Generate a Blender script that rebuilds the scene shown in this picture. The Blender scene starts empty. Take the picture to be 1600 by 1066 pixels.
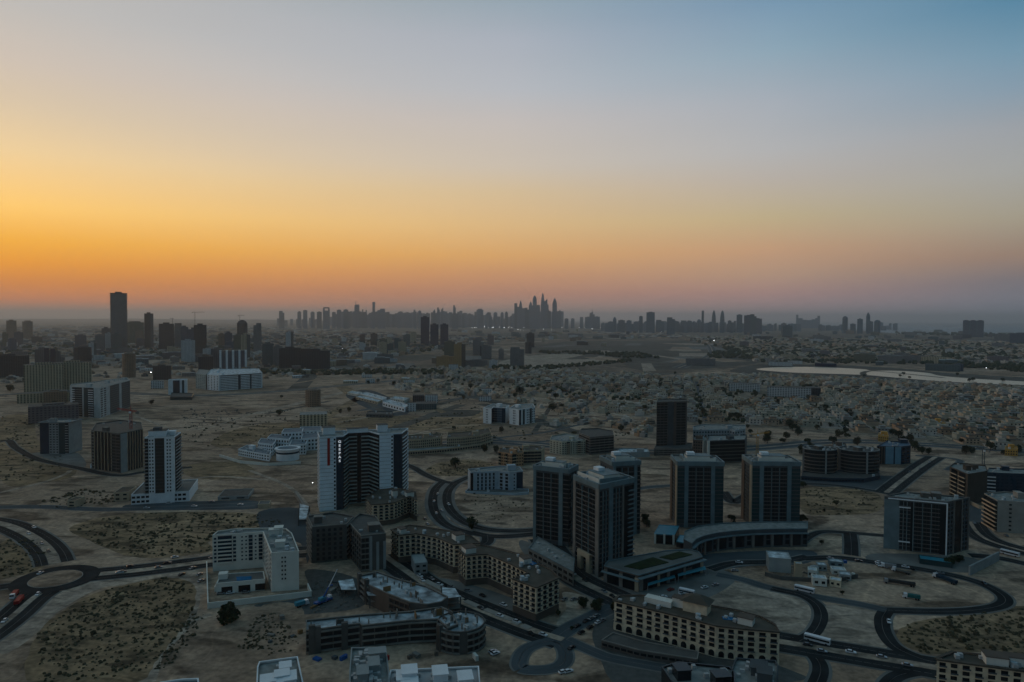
import bpy, math, random
import numpy as np
from mathutils import Matrix, Vector
random.seed(7)
PI = math.pi
# ---------------------------------------------------------------- camera, world, sun, exposure
sc = bpy.context.scene
col = sc.collection
F = 1067.0; CAMZ = 160.0
PITCH = math.radians(1.88); ROLL = math.radians(0.286)
cam = bpy.data.cameras.new('camera'); camo = bpy.data.objects.new('camera', cam); col.objects.link(camo)
CM = Matrix.Translation((0, 0, CAMZ)) @ Matrix.Rotation(PI/2 - PITCH, 4, 'X') @ Matrix.Rotation(ROLL, 4, 'Z')
camo.matrix_world = CM
cam.sensor_width = 36; cam.lens = 36*F/1600; cam.clip_start = 1; cam.clip_end = 120000
sc.camera = camo
SUN_AZ = math.radians(-47); SUN_EL = math.radians(3)
def s2l(c):
    c = c/255.0
    return c/12.92 if c <= .04045 else ((c+.055)/1.055)**2.4
def srgb(r, g, b): return (s2l(r), s2l(g), s2l(b), 1)
w = bpy.data.worlds.new('World'); sc.world = w; w.use_nodes = True
nt = w.node_tree; nt.nodes.clear(); N = nt.nodes.new; L = nt.links.new
def mth(op, a, b=None, c=None):
    n = N('ShaderNodeMath'); n.operation = op
    for k, v in enumerate((a, b, c)):
        if v is None: continue
        if isinstance(v, (int, float)): n.inputs[k].default_value = v
        else: L(v, n.inputs[k])
    return n.outputs[0]
tc = N('ShaderNodeTexCoord'); sep = N('ShaderNodeSeparateXYZ'); L(tc.outputs['Generated'], sep.inputs[0])
X, Y, Z = sep.outputs
hl = mth('SQRT', mth('ADD', mth('MULTIPLY', X, X), mth('MULTIPLY', Y, Y)))
dt = mth('ADD', mth('MULTIPLY', X, math.sin(SUN_AZ)), mth('MULTIPLY', Y, math.cos(SUN_AZ)))
ang = mth('ARCCOSINE', mth('MINIMUM', mth('MAXIMUM', mth('DIVIDE', dt, mth('MAXIMUM', hl, 1e-4)), -1), 1))
zz = mth('MULTIPLY', mth('ARCSINE', mth('MINIMUM', mth('MAXIMUM', Z, -1), 1)), 2/PI)   # 0 horizon, 1 zenith
def ramp(stops):
    r = N('ShaderNodeValToRGB'); e = r.color_ramp.elements
    r.color_ramp.interpolation = 'B_SPLINE' if False else 'LINEAR'
    while len(e) > 1: e.remove(e[-1])
    e[0].position = 0; e[0].color = srgb(*stops[0][1])
    for p, c in stops[1:]:
        q = e.new(p/90.0); q.color = srgb(*c)
    L(zz, r.inputs[0]); return r.outputs[0]
#  degrees above the horizon -> colour of the dusk sky
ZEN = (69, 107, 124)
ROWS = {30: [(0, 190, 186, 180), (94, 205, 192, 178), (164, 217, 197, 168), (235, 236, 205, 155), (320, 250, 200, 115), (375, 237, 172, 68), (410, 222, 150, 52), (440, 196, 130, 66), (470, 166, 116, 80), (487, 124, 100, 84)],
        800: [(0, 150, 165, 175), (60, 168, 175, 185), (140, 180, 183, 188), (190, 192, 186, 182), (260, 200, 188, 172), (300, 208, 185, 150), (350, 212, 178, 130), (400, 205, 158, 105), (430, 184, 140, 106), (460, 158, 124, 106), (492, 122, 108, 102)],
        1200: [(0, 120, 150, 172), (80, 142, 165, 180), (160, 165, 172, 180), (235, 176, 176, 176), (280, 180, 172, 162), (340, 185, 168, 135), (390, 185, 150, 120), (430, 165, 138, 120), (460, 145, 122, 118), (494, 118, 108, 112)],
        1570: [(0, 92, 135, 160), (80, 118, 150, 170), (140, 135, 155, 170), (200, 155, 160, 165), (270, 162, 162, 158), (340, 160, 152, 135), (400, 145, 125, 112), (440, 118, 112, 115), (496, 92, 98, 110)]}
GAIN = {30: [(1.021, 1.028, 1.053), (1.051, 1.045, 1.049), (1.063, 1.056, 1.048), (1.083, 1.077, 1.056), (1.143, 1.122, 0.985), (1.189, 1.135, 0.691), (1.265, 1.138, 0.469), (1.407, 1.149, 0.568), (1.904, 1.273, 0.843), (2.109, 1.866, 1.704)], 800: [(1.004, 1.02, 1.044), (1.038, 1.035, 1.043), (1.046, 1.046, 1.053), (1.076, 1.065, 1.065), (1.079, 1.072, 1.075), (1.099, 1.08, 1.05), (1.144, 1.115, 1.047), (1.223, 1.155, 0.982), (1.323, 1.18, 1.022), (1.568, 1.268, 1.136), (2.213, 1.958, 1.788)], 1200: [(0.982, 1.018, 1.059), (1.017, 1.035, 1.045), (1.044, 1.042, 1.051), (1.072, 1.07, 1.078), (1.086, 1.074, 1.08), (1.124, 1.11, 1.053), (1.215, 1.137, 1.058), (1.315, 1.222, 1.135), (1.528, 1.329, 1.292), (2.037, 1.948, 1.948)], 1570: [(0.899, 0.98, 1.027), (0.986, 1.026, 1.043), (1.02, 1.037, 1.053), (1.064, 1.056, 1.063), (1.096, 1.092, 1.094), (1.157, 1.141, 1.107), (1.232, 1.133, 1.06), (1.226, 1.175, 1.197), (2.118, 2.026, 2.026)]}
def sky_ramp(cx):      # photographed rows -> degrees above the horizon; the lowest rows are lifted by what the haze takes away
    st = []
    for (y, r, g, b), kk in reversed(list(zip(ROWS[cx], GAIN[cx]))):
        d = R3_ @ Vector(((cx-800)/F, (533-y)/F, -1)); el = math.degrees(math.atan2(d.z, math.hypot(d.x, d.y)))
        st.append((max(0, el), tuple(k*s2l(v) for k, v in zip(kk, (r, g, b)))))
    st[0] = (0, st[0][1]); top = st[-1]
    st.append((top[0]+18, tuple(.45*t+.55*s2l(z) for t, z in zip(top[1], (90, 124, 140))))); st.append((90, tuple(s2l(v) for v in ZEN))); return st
R3_ = CM.to_3x3()
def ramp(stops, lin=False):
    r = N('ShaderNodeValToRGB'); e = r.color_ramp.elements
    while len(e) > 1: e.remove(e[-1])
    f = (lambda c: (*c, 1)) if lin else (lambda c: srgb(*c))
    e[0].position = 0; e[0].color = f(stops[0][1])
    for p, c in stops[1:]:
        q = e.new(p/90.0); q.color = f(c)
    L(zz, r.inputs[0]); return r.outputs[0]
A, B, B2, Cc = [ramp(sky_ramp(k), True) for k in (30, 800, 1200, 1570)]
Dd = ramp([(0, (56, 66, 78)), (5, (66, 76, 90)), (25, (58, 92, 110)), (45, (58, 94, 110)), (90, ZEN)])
def mixc(f, a, b):
    m = N('ShaderNodeMix'); m.data_type = 'RGBA'; L(f, m.inputs[0]); L(a, m.inputs[6]); L(b, m.inputs[7]); return m.outputs[2]
def mr(v, a, b):
    m = N('ShaderNodeMapRange'); m.interpolation_type = 'LINEAR'; L(v, m.inputs[0])
    m.inputs[1].default_value = math.radians(a); m.inputs[2].default_value = math.radians(b); return m.outputs[0]
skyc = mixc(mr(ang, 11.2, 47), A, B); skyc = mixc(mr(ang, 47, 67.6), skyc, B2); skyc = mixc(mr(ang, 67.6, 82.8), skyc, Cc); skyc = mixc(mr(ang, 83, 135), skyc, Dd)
nz = N('ShaderNodeTexNoise'); nz.inputs['Scale'].default_value = 2.2; nz.inputs['Detail'].default_value = 3
mp = N('ShaderNodeMapping'); mp.inputs['Scale'].default_value = (1, 1, 6); L(tc.outputs['Generated'], mp.inputs[0]); L(mp.outputs[0], nz.inputs[0])
nv = N('ShaderNodeMapRange'); L(nz.outputs[0], nv.inputs[0]); nv.inputs[3].default_value = .965; nv.inputs[4].default_value = 1.035
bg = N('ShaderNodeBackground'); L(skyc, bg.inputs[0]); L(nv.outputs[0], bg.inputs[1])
sky = N('ShaderNodeTexSky'); sky.sky_type = 'NISHITA'; sky.sun_disc = False
sky.sun_elevation = math.radians(1.0); sky.sun_rotation = SUN_AZ % (2*PI)
bg2 = N('ShaderNodeBackground'); L(sky.outputs[0], bg2.inputs[0]); bg2.inputs[1].default_value = 0.006
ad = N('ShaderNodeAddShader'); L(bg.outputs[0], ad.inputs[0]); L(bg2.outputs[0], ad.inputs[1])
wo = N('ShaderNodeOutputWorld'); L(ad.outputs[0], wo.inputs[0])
sl = bpy.data.lights.new('sun', 'SUN'); sl.energy = 0.12; sl.angle = math.radians(12); sl.color = (1, .62, .36)
so = bpy.data.objects.new('sun', sl); col.objects.link(so)
sd = Vector((math.sin(SUN_AZ)*math.cos(SUN_EL), math.cos(SUN_AZ)*math.cos(SUN_EL), math.sin(SUN_EL)))
so.rotation_euler = sd.to_track_quat('Z', 'Y').to_euler(); so.location = (0, 0, 600)
sc.view_settings.view_transform = 'Standard'; sc.view_settings.look = 'None'
sc.view_settings.exposure = 0; sc.view_settings.gamma = 1; sc.view_settings.use_curve_mapping = False
sc.render.engine = 'CYCLES'
sc.cycles.use_denoising = True; sc.cycles.denoiser = 'OPENIMAGEDENOISE'
sc.cycles.max_bounces = 4; sc.cycles.diffuse_bounces = 2; sc.cycles.glossy_bounces = 2; sc.cycles.volume_bounces = 0
sc.cycles.use_adaptive_sampling = True; sc.cycles.adaptive_threshold = .015
# ---------------------------------------------------------------- pixel (1600 x 1066) -> place
R3 = CM.to_3x3()
def ray(px, py): return R3 @ Vector(((px-800)/F, (533-py)/F, -1))
def T(px, py, h=0.0):
    d = ray(px, py); t = (h-CAMZ)/d.z
    return (d.x*t, d.y*t)
G = T
def zat(px, py, p):          # height at which the ray of a pixel passes the vertical through p
    d = ray(px, py); t = math.hypot(*p)/math.hypot(d.x, d.y)
    return CAMZ + d.z*t
def mpp(p): return math.hypot(*p)/F   # metres per pixel at p
# ---------------------------------------------------------------- materials
MATS = {}
def mat(name, c, rough=.85, var=.18, scale=.15, spec=.12, c2=None, emit=None, metal=0):
    if name in MATS: return MATS[name]
    m = bpy.data.materials.new(name); m.use_nodes = True; t = m.node_tree; b = t.nodes['Principled BSDF']
    b.inputs['Roughness'].default_value = rough; b.inputs['Specular IOR Level'].default_value = spec; b.inputs['Metallic'].default_value = metal
    if var > 0:
        tx = t.nodes.new('ShaderNodeTexCoord'); n = t.nodes.new('ShaderNodeTexNoise'); n.inputs['Scale'].default_value = scale; n.inputs['Detail'].default_value = 5
        t.links.new(tx.outputs['Object'], n.inputs[0])
        r = t.nodes.new('ShaderNodeValToRGB'); a, z = r.color_ramp.elements
        a.position = .3; z.position = .7
        c2 = c2 or tuple(v*(1-var) for v in c)
        a.color = (*c2, 1); z.color = (*[min(1, v*(1+var*.5)) for v in c], 1)
        t.links.new(n.outputs[0], r.inputs[0]); t.links.new(r.outputs[0], b.inputs[0])
    else: b.inputs[0].default_value = (*c, 1)
    if emit: b.inputs['Emission Color'].default_value = (*emit[0], 1); b.inputs['Emission Strength'].default_value = emit[1]
    MATS[name] = m; return m
def fmat(name, wall, glass, bay=4.0, fl=3.4, wf=.6, hf=.5, grad=0):
    """wall with a grid of windows drawn from the UV map (metres along the wall, metres up): for far buildings"""
    if name in MATS: return MATS[name]
    m = bpy.data.materials.new(name); m.use_nodes = True; t = m.node_tree; b = t.nodes['Principled BSDF']; N = t.nodes.new; L = t.links.new
    uv = N('ShaderNodeUVMap'); uv.uv_map = 'UVMap'; s = N('ShaderNodeSeparateXYZ'); L(uv.outputs[0], s.inputs[0])
    def mm(op, a, b_):
        n = N('ShaderNodeMath'); n.operation = op
        for k, v in enumerate((a, b_)):
            if isinstance(v, (int, float)): n.inputs[k].default_value = v
            else: L(v, n.inputs[k])
        return n.outputs[0]
    u = mm('FRACT', mm('DIVIDE', s.outputs[0], bay), 0); v = mm('FRACT', mm('DIVIDE', s.outputs[1], fl), 0)
    k = mm('MULTIPLY', mm('LESS_THAN', u, wf), mm('LESS_THAN', v, hf))
    no = N('ShaderNodeTexNoise'); no.inputs['Scale'].default_value = .06; no.inputs['Detail'].default_value = 6; L(uv.outputs[0], no.inputs[0])
    r = N('ShaderNodeValToRGB'); a, z = r.color_ramp.elements; a.position = .3; z.position = .7
    a.color = (*[q*.78 for q in wall], 1); z.color = (*wall, 1); L(no.outputs[0], r.inputs[0])
    wn = N('ShaderNodeTexWhiteNoise'); wn.noise_dimensions = '2D'
    cb = N('ShaderNodeCombineXYZ'); L(mm('FLOOR', mm('DIVIDE', s.outputs[0], bay), 0), cb.inputs[0]); L(mm('FLOOR', mm('DIVIDE', s.outputs[1], fl), 0), cb.inputs[1]); L(cb.outputs[0], wn.inputs[0])
    g = N('ShaderNodeMix'); g.data_type = 'RGBA'; L(wn.outputs[0], g.inputs[0]); g.inputs[6].default_value = (*[q*.6 for q in glass], 1); g.inputs[7].default_value = (*[q*1.4 for q in glass], 1)
    x = N('ShaderNodeMix'); x.data_type = 'RGBA'; L(k, x.inputs[0]); L(r.outputs[0], x.inputs[6]); L(g.outputs[2], x.inputs[7]); L(x.outputs[2], b.inputs[0])
    ro = N('ShaderNodeMapRange'); L(k, ro.inputs[0]); ro.inputs[3].default_value = .85; ro.inputs[4].default_value = .25; L(ro.outputs[0], b.inputs['Roughness'])
    b.inputs['Specular IOR Level'].default_value = .2
    MATS[name] = m; return m
WH = mat('white_paint', (.74, .78, .80), var=.12); WH2 = mat('off_white_render', (.66, .66, .60), var=.12); GR = mat('grey_render', (.28, .31, .31))
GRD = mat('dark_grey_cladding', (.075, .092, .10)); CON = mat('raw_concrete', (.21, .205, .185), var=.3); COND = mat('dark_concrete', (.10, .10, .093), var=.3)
BE = mat('cream_render', (.68, .58, .42), var=.3, scale=.35); BE2 = mat('tan_render', (.42, .35, .25)); BRO = mat('brown_stone', (.115, .092, .075)); ORG = mat('terracotta_render', (.45, .27, .15))
GL = mat('dark_glass', (.010, .014, .017), .16, 0, spec=.25); GLB = mat('blue_glass', (.008, .03, .05), .15, 0, spec=.25); GLT = mat('teal_glass', (.02, .05, .055), .2, 0, spec=.25)
PIER = mat('blue_grey_cladding', (.14, .205, .225), .6, var=.25); PIERB = mat('brown_grey_cladding', (.19, .185, .17), .6, var=.25); NAVY = mat('navy_cladding', (.012, .035, .06), .4)
ROOF = mat('roof_screed', (.24, .26, .25), var=.35, scale=.3); ROOFD = mat('roof_bitumen', (.09, .095, .09), var=.3, scale=.3); ROOFW = mat('white_roof_coating', (.60, .68, .72), var=.5, scale=.22, c2=(.13, .15, .155))
ROOFB = mat('brown_roof_tile', (.088, .08, .064), var=.3); MET = mat('galvanised_metal', (.35, .37, .38), .45, .1, metal=.3); ACM = mat('ac_casing', (.42, .44, .44))
ASPH = mat('asphalt', (.026, .031, .033), .95, .45, .09, spec=.03); ASPL = mat('worn_asphalt', (.075, .092, .10), .95, .3, .03, spec=.03); KERB = mat('kerb_stone', (.30, .29, .26))
PAVE = mat('paving', (.17, .175, .165), var=.35, scale=.06, spec=.03); LINE = mat('road_paint', (.16, .165, .16), var=.3, scale=.4)
POOL = mat('pool_water', (.01, .14, .30), .1, .1); TEAL = mat('turquoise_roof', (.03, .24, .33), .5); GREEN = mat('roof_lawn', (.018, .035, .012), .95, .4, .3)
RED = mat('red_paint', (.32, .03, .025), .6); YEL = mat('yellow_paint', (.5, .26, .03), .5); BLU = mat('blue_paint', (.02, .10, .32), .4)
TYRE = mat('tyre', (.015, .015, .015), .9, 0); WHC = mat('white_car_paint', (.6, .62, .64), .25, 0, spec=.5); BKC = mat('black_car_paint', (.015, .016, .018), .2, 0, spec=.5)
GYC = mat('silver_car_paint', (.28, .30, .32), .25, 0, spec=.5, metal=.4); RDC = mat('red_car_paint', (.2, .02, .02), .25, 0, spec=.5)
LEAF = mat('foliage', (.035, .05, .022), .95, .5, 1.5); BARK = mat('bark', (.08, .06, .045)); SHRUB = mat('dry_shrub', (.075, .068, .04), .95, .55, .12)
LAMP = mat('lamp_glow', (.9, .9, .9), .5, 0, emit=((.95, .97, 1), 12)); SIGN = mat('lit_sign', (.8, .85, .9), .5, 0, emit=((.85, .93, 1), .42))
PATCHY = mat('patchy_white_slab', (.50, .58, .62), .9, .3, .16, c2=(.11, .125, .13)); SPK = mat('dark_debris', (.07, .065, .055), .95, .5, .4); ORE = mat('debris', (.16, .14, .12), .9, .5, .4); TIMB = mat('formwork_timber', (.22, .13, .06))
# ---------------------------------------------------------------- mesh helpers
class MB:
    def __init__(s): s.v = []; s.f = []; s.mi = []; s.mats = []; s.uv = None
    def m(s, mt):
        if mt not in s.mats: s.mats.append(mt)
        return s.mats.index(mt)
    def quad(s, a, b, c, d, mt=None):
        k = len(s.v); s.v += [a, b, c, d]; s.f.append((k, k+1, k+2, k+3)); s.mi.append(s.m(mt))
    def hexa(s, p, mt=None):       # 4 bottom (ccw) + 4 top
        k = len(s.v); s.v += p
        for q in ((3, 2, 1, 0), (4, 5, 6, 7), (0, 1, 5, 4), (1, 2, 6, 5), (2, 3, 7, 6), (3, 0, 4, 7)):
            s.f.append(tuple(k+i for i in q)); s.mi.append(s.m(mt))
    def box(s, x0, x1, y0, y1, z0, z1, mt=None):
        s.hexa([(x0, y0, z0), (x1, y0, z0), (x1, y1, z0), (x0, y1, z0), (x0, y0, z1), (x1, y0, z1), (x1, y1, z1), (x0, y1, z1)], mt)
    def rbox(s, cx, cy, w, d, z0, z1, a, mt=None, tw=None):
        c, n = math.cos(a), math.sin(a); tw = tw or 1
        P = [(-w/2, -d/2), (w/2, -d/2), (w/2, d/2), (-w/2, d/2)]
        s.hexa([(cx+x*c-y*n, cy+x*n+y*c, z0) for x, y in P] + [(cx+tw*(x*c-y*n), cy+tw*(x*n+y*c), z1) for x, y in P], mt)
    def prism(s, pts, z0, z1, mt=None, top=True, mtop=None, s1=1.0):
        n = len(pts); k = len(s.v); cx = sum(p[0] for p in pts)/n; cy = sum(p[1] for p in pts)/n
        s.v += [(x, y, z0) for x, y in pts] + [(cx+(x-cx)*s1, cy+(y-cy)*s1, z1) for x, y in pts]
        for i in range(n):
            j = (i+1) % n; s.f.append((k+i, k+j, k+n+j, k+n+i)); s.mi.append(s.m(mt))
        if top: s.f.append(tuple(k+n+i for i in range(n))); s.mi.append(s.m(mtop or mt))
    def tube(s, a, b, r0, r1=None, n=6, mt=None):
        r1 = r0 if r1 is None else r1; a = Vector(a); b = Vector(b); d = (b-a).normalized()
        u = d.orthogonal().normalized(); v = d.cross(u); k = len(s.v)
        for p, r in ((a, r0), (b, r1)):
            for i in range(n):
                t = 2*PI*i/n; s.v.append(tuple(p+u*math.cos(t)*r+v*math.sin(t)*r))
        for i in range(n):
            j = (i+1) % n; s.f.append((k+i, k+j, k+n+j, k+n+i)); s.mi.append(s.m(mt))
        s.f.append(tuple(k+n+i for i in range(n))); s.mi.append(s.m(mt))
    def mesh(s, name):
        me = bpy.data.meshes.new(name); me.from_pydata([tuple(p) for p in s.v], [], s.f)
        for q in s.mats: me.materials.append(q)
        me.polygons.foreach_set('material_index', s.mi)
        if s.uv:
            l = me.uv_layers.new(name='UVMap'); flat = []
            for u in s.uv: flat += u
            l.data.foreach_set('uv', flat)
        me.update(); return me
    def build(s, name, parent=None, loc=None, rz=0):
        o = bpy.data.objects.new(name, s.mesh(name)); col.objects.link(o)
        if parent is not None: o.parent = parent
        if loc: o.location = loc
        if rz: o.rotation_euler = (0, 0, rz)
        return o
def tag(o, label=None, cat=None, group=None, kind=None):
    if label: o['label'] = label
    if cat: o['category'] = cat
    if group: o['group'] = group
    if kind: o['kind'] = kind
    return o
def empty(name, loc, rz=0):
    o = bpy.data.objects.new(name, None); o.empty_display_size = .5; col.objects.link(o); o.location = loc; o.rotation_euler = (0, 0, rz); return o
def copy_tree(o, parent=None):
    c = o.copy(); col.objects.link(c); c.parent = parent
    for ch in KIDS.get(o.name, []): copy_tree_child(ch, c)
    return c
def copy_tree_child(ch, c):
    q = ch.copy(); col.objects.link(q); q.parent = c
KIDS = {}
def remember(o): KIDS[o.name] = [x for x in o.children]
def inset(pts, d):
    n = len(pts); out = []
    for i in range(n):
        p0 = Vector(pts[i-1]); p1 = Vector(pts[i]); p2 = Vector(pts[(i+1) % n])
        a = (p1-p0).normalized(); b = (p2-p1).normalized(); na = Vector((-a.y, a.x)); nb = Vector((-b.y, b.x))
        m = na+nb; m = m/max(.35, m.dot(m)/2)/1 if m.length > 1e-6 else na
        m = (na+nb)/max(.5, 1+na.dot(nb)); out.append(tuple(p1+m*d))
    return out
def circle(cx, cy, r, n=20, a0=0, a1=2*PI, ry=None):
    ry = ry or r
    return [(cx+r*math.cos(a0+(a1-a0)*i/n), cy+ry*math.sin(a0+(a1-a0)*i/n)) for i in range(n)]
# ---------------------------------------------------------------- buildings
PROTO = {}
def proto(key, fn):
    if key not in PROTO:
        mb = MB(); fn(mb); PROTO[key] = (mb, mb.mesh(str(key[0])))
    return PROTO[key]
class Bld:
    """a building from its outline (front edge left to right first), height, wall; parts are children of its Empty"""
    def __init__(s, name, label, pts, h, wall=WH, cat='building', group=None, roof=ROOF, coping=None, z0=0.0, fmat_=None, basez=0.0, par=1.0):
        n = len(pts); s.ar = sum(pts[i][0]*pts[(i+1) % n][1]-pts[(i+1) % n][0]*pts[i][1] for i in range(n))
        if s.ar < 0: pts = list(reversed(pts))
        a = math.atan2(pts[1][1]-pts[0][1], pts[1][0]-pts[0][0])
        cx = sum(p[0] for p in pts)/n; cy = sum(p[1] for p in pts)/n
        s.root = empty(name, (cx, cy, basez), a); tag(s.root, label, cat, group)
        c, q = math.cos(-a), math.sin(-a)
        s.pts = [((x-cx)*c-(y-cy)*q, (x-cx)*q+(y-cy)*c) for x, y in pts]
        s.a = a; s.h = h; s.wall = wall; s.coping = coping or wall; s.inst = {}; s.c = (cx, cy)
        s.shell('wall', s.pts, 0, h, wall, roof, par)
    def loc(s, p):
        c, q = math.cos(-s.a), math.sin(-s.a); x, y = p[0]-s.c[0], p[1]-s.c[1]
        return (x*c-y*q, x*q+y*c)
    def shell(s, nm, pts, z0, h, wall, roof, par=1.0, copm=None):
        mb = MB(); mb.uv = []; u = 0; n = len(pts)
        for i in range(n):
            p, r = pts[i], pts[(i+1) % n]; l = math.dist(p, r)
            mb.quad((*p, z0), (*r, z0), (*r, h), (*p, h), wall); mb.uv += [(u, 0), (u+l, 0), (u+l, h-z0), (u, h-z0)]; u += l
        w_ = mb.build(nm, s.root)
        mb = MB(); mb.v = [(x, y, h-par) for x, y in pts]; mb.f = [tuple(range(n))]; mb.mi = [mb.m(roof)]; mb.build('roof', s.root)
        o_, i_ = inset(pts, -.1), inset(pts, .45); mb = MB(); cm = copm or s.coping
        if cm is not None:
            for i in range(n):
                j = (i+1) % n
                mb.hexa([(*o_[i], h-.35), (*o_[j], h-.35), (*i_[j], h-.35), (*i_[i], h-.35), (*o_[i], h+.12), (*o_[j], h+.12), (*i_[j], h+.12), (*i_[i], h+.12)], cm)
            mb.build('parapet', s.root)
        return w_
    def edge(s, i):
        p, r = s.pts[i], s.pts[(i+1) % len(s.pts)]; l = math.dist(p, r); u = ((r[0]-p[0])/l, (r[1]-p[1])/l)
        return p, u, l, (u[1], -u[0])
    def at(s, E, d, o): p, u, l, n = E; return (p[0]+u[0]*d+n[0]*o, p[1]+u[1]*d+n[1]*o)
    def strip(s, nm, E, s0, s1, z0, z1, o0, o1, mt):
        mb = MB(); P = [s.at(E, s0, o1), s.at(E, s1, o1), s.at(E, s1, o0), s.at(E, s0, o0)]
        mb.hexa([(*p, z0) for p in P]+[(*p, z1) for p in P], mt); return mb.build(nm, s.root)
    def put(s, nm, E, d, z, key, fn):
        s.inst.setdefault(nm, []).append((s.at(E, d, 0), z, math.atan2(E[1][1], E[1][0]), proto(key, fn)))
    def facade(s, i, strips, nfl, z0=0.6, z1=None, glass=GL, trim=None, E=None, off=0.0):
        """strips: (weight, kind, ...): W wall, N windows (bays, wfrac, hfrac), G glazing, B balconies, P pier, K panel(mat), R ribs(n, mat), H floor bands"""
        E = E or s.edge(i); l = E[2]; z1 = z1 or s.h-1.2; tot = sum(t[0] for t in strips); x = 0; fh = (z1-z0)/nfl; trim = trim or s.wall
        if off: E = (s.at(E, 0, off), E[1], E[2], E[3])
        for t in strips:
            w_ = l*t[0]/tot; k = t[1]; a = x; b = x+w_; x = b
            if k == 'N':
                nb = t[2]; wf = t[3] if len(t) > 3 else .5; hf = t[4] if len(t) > 4 else .5; bw = w_/nb; ww = round(bw*wf, 2); hh = round(fh*hf, 2)
                g_ = glass
                def wn(mb, ww=ww, hh=hh, g_=g_, trim=trim):
                    mb.box(0, ww, -.10, .05, 0, hh, g_); mb.box(-.12, ww+.12, -.22, 0, -.16, 0, trim)
                for q in range(nb):
                    for f in range(nfl): s.put('window', E, a+bw*(q+.5)-ww/2, z0+fh*(f+.5)-hh/2, ('window', ww, hh, g_.name, trim.name), wn)
            elif k == 'G':
                mg = t[2] if len(t) > 2 else glass
                s.strip('glazing', E, a, b, z0-.3, z1+.3, 0, .14, mg)
                if len(t) > 3 and t[3] is not None:
                    mb = MB()
                    for f in range(nfl+1):
                        z = z0+fh*f; P = [s.at(E, a, .3), s.at(E, b, .3), s.at(E, b, .13), s.at(E, a, .13)]
                        mb.hexa([(*p, z-.18) for p in P]+[(*p, z+.18) for p in P], t[3])
                    mb.build('spandrel', s.root)
            elif k == 'B':
                ba = t[2] if len(t) > 2 else trim; dep = t[3] if len(t) > 3 else 1.3; rl = t[4] if len(t) > 4 else .9
                s.strip('glazing', E, a+.05, b-.05, z0-.3, z1+.3, 0, .12, glass); L_ = round(w_-.1, 2)
                def bal(mb, L_=L_, dep=dep, ba=ba, rl=rl):
                    mb.box(0, L_, -dep, -.1, -.2, 0, ba)
                    mb.box(0, L_, -dep, -dep+.12, 0, rl, ba)
                for f in range(nfl): s.put('balcony', E, a+.05, z0+fh*f, ('balcony', L_, dep, ba.name, rl), bal)
                if ba.name == 'spandrel_metal' and w_ > 5:
                    for q in range(1, 3): s.strip('mullion', E, a+w_*q/3-.18, a+w_*q/3+.18, z0-.3, z1+.3, .12, dep+.1, PIER)
                    for q in range(9): s.strip('mullion', E, a+w_*(q+.5)/9-.05, a+w_*(q+.5)/9+.05, z0-.3, z1+.3, .12, .2, GRD)
            elif k == 'P': s.strip('pier', E, a, b, 0, (t[3] if len(t) > 3 else s.h+.02), -.2, t[4] if len(t) > 4 else .7, t[2] if len(t) > 2 else PIER)
            elif k == 'K': s.strip('panel', E, a, b, z0-.4, z1+.8, 0, .2, t[2])
            elif k == 'R':
                nb = t[2]; mt = t[3]; s.strip('glazing', E, a, b, z0-.3, z1+.3, 0, .1, t[4] if len(t) > 4 else glass)
                for q in range(nb+1): s.strip('rib', E, a+(w_-.6)*q/nb, a+(w_-.6)*q/nb+.6, z0-.4, z1+.5, .1, .6, mt)
            elif k == 'H':
                for f in range(nfl+1): s.strip('floor_band', E, a, b, z0+fh*f-.25, z0+fh*f+.25, 0, .25, t[2])
            elif k == 'O':      # open unfinished floors: slab edges and columns over a sheet painted dark as shade
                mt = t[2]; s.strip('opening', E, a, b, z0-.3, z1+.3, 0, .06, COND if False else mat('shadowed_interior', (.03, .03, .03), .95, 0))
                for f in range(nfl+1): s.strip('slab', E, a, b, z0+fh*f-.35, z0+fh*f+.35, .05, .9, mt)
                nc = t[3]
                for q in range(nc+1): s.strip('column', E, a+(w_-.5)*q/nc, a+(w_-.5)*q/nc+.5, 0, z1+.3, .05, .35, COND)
    def roofbox(s, nm, cx, cy, w_, d, z0, z1, mt, rz=0, cap=None):
        mb = MB(); mb.box(-w_/2, w_/2, -d/2, d/2, 0, z1-z0, mt); 
        if cap: mb.box(-w_/2-.3, w_/2+.3, -d/2-.3, d/2+.3, z1-z0, z1-z0+.35, cap)
        return mb.build(nm, s.root, (cx, cy, z0), rz)
    def clutter(s, n_ac=8, rooms=1, z=None, tanks=1, ins=.22, seed=0, mt=None):
        rg = random.Random(seed or int(abs(s.c[0]*7+s.c[1]))); z = (s.h-1) if z is None else z
        I = s.pts; cx = sum(p[0] for p in I)/len(I); cy = sum(p[1] for p in I)/len(I)
        def inside(x, y):
            r = False
            for i in range(len(I)):
                (x1, y1), (x2, y2) = I[i-1], I[i]
                if (y1 > y) != (y2 > y) and x < (x2-x1)*(y-y1)/(y2-y1)+x1: r = not r
            return r
        xs = [p[0] for p in I]; ys = [p[1] for p in I]
        def pt(m):
            for _ in range(80):
                x = rg.uniform(min(xs), max(xs)); y = rg.uniform(min(ys), max(ys))
                if all(inside(x+a, y+b) for a, b in ((-m, -m), (m, -m), (m, m), (-m, m))): return x, y
            return None
        for _ in range(rooms):
            p = pt(4)
            if p: s.roofbox('stair_room', *p, rg.uniform(5, 8), rg.uniform(4, 7), z, z+rg.uniform(3, 4.5), mt or s.wall, 0, s.coping)
        for _ in range(n_ac):
            p = pt(1.8)
            if p: s.roofbox('air_conditioner', *p, rg.uniform(1.4, 2.6), rg.uniform(1, 1.8), z+.02, z+rg.uniform(1, 1.8), ACM, rg.choice([0, 0, PI/2]))
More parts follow.
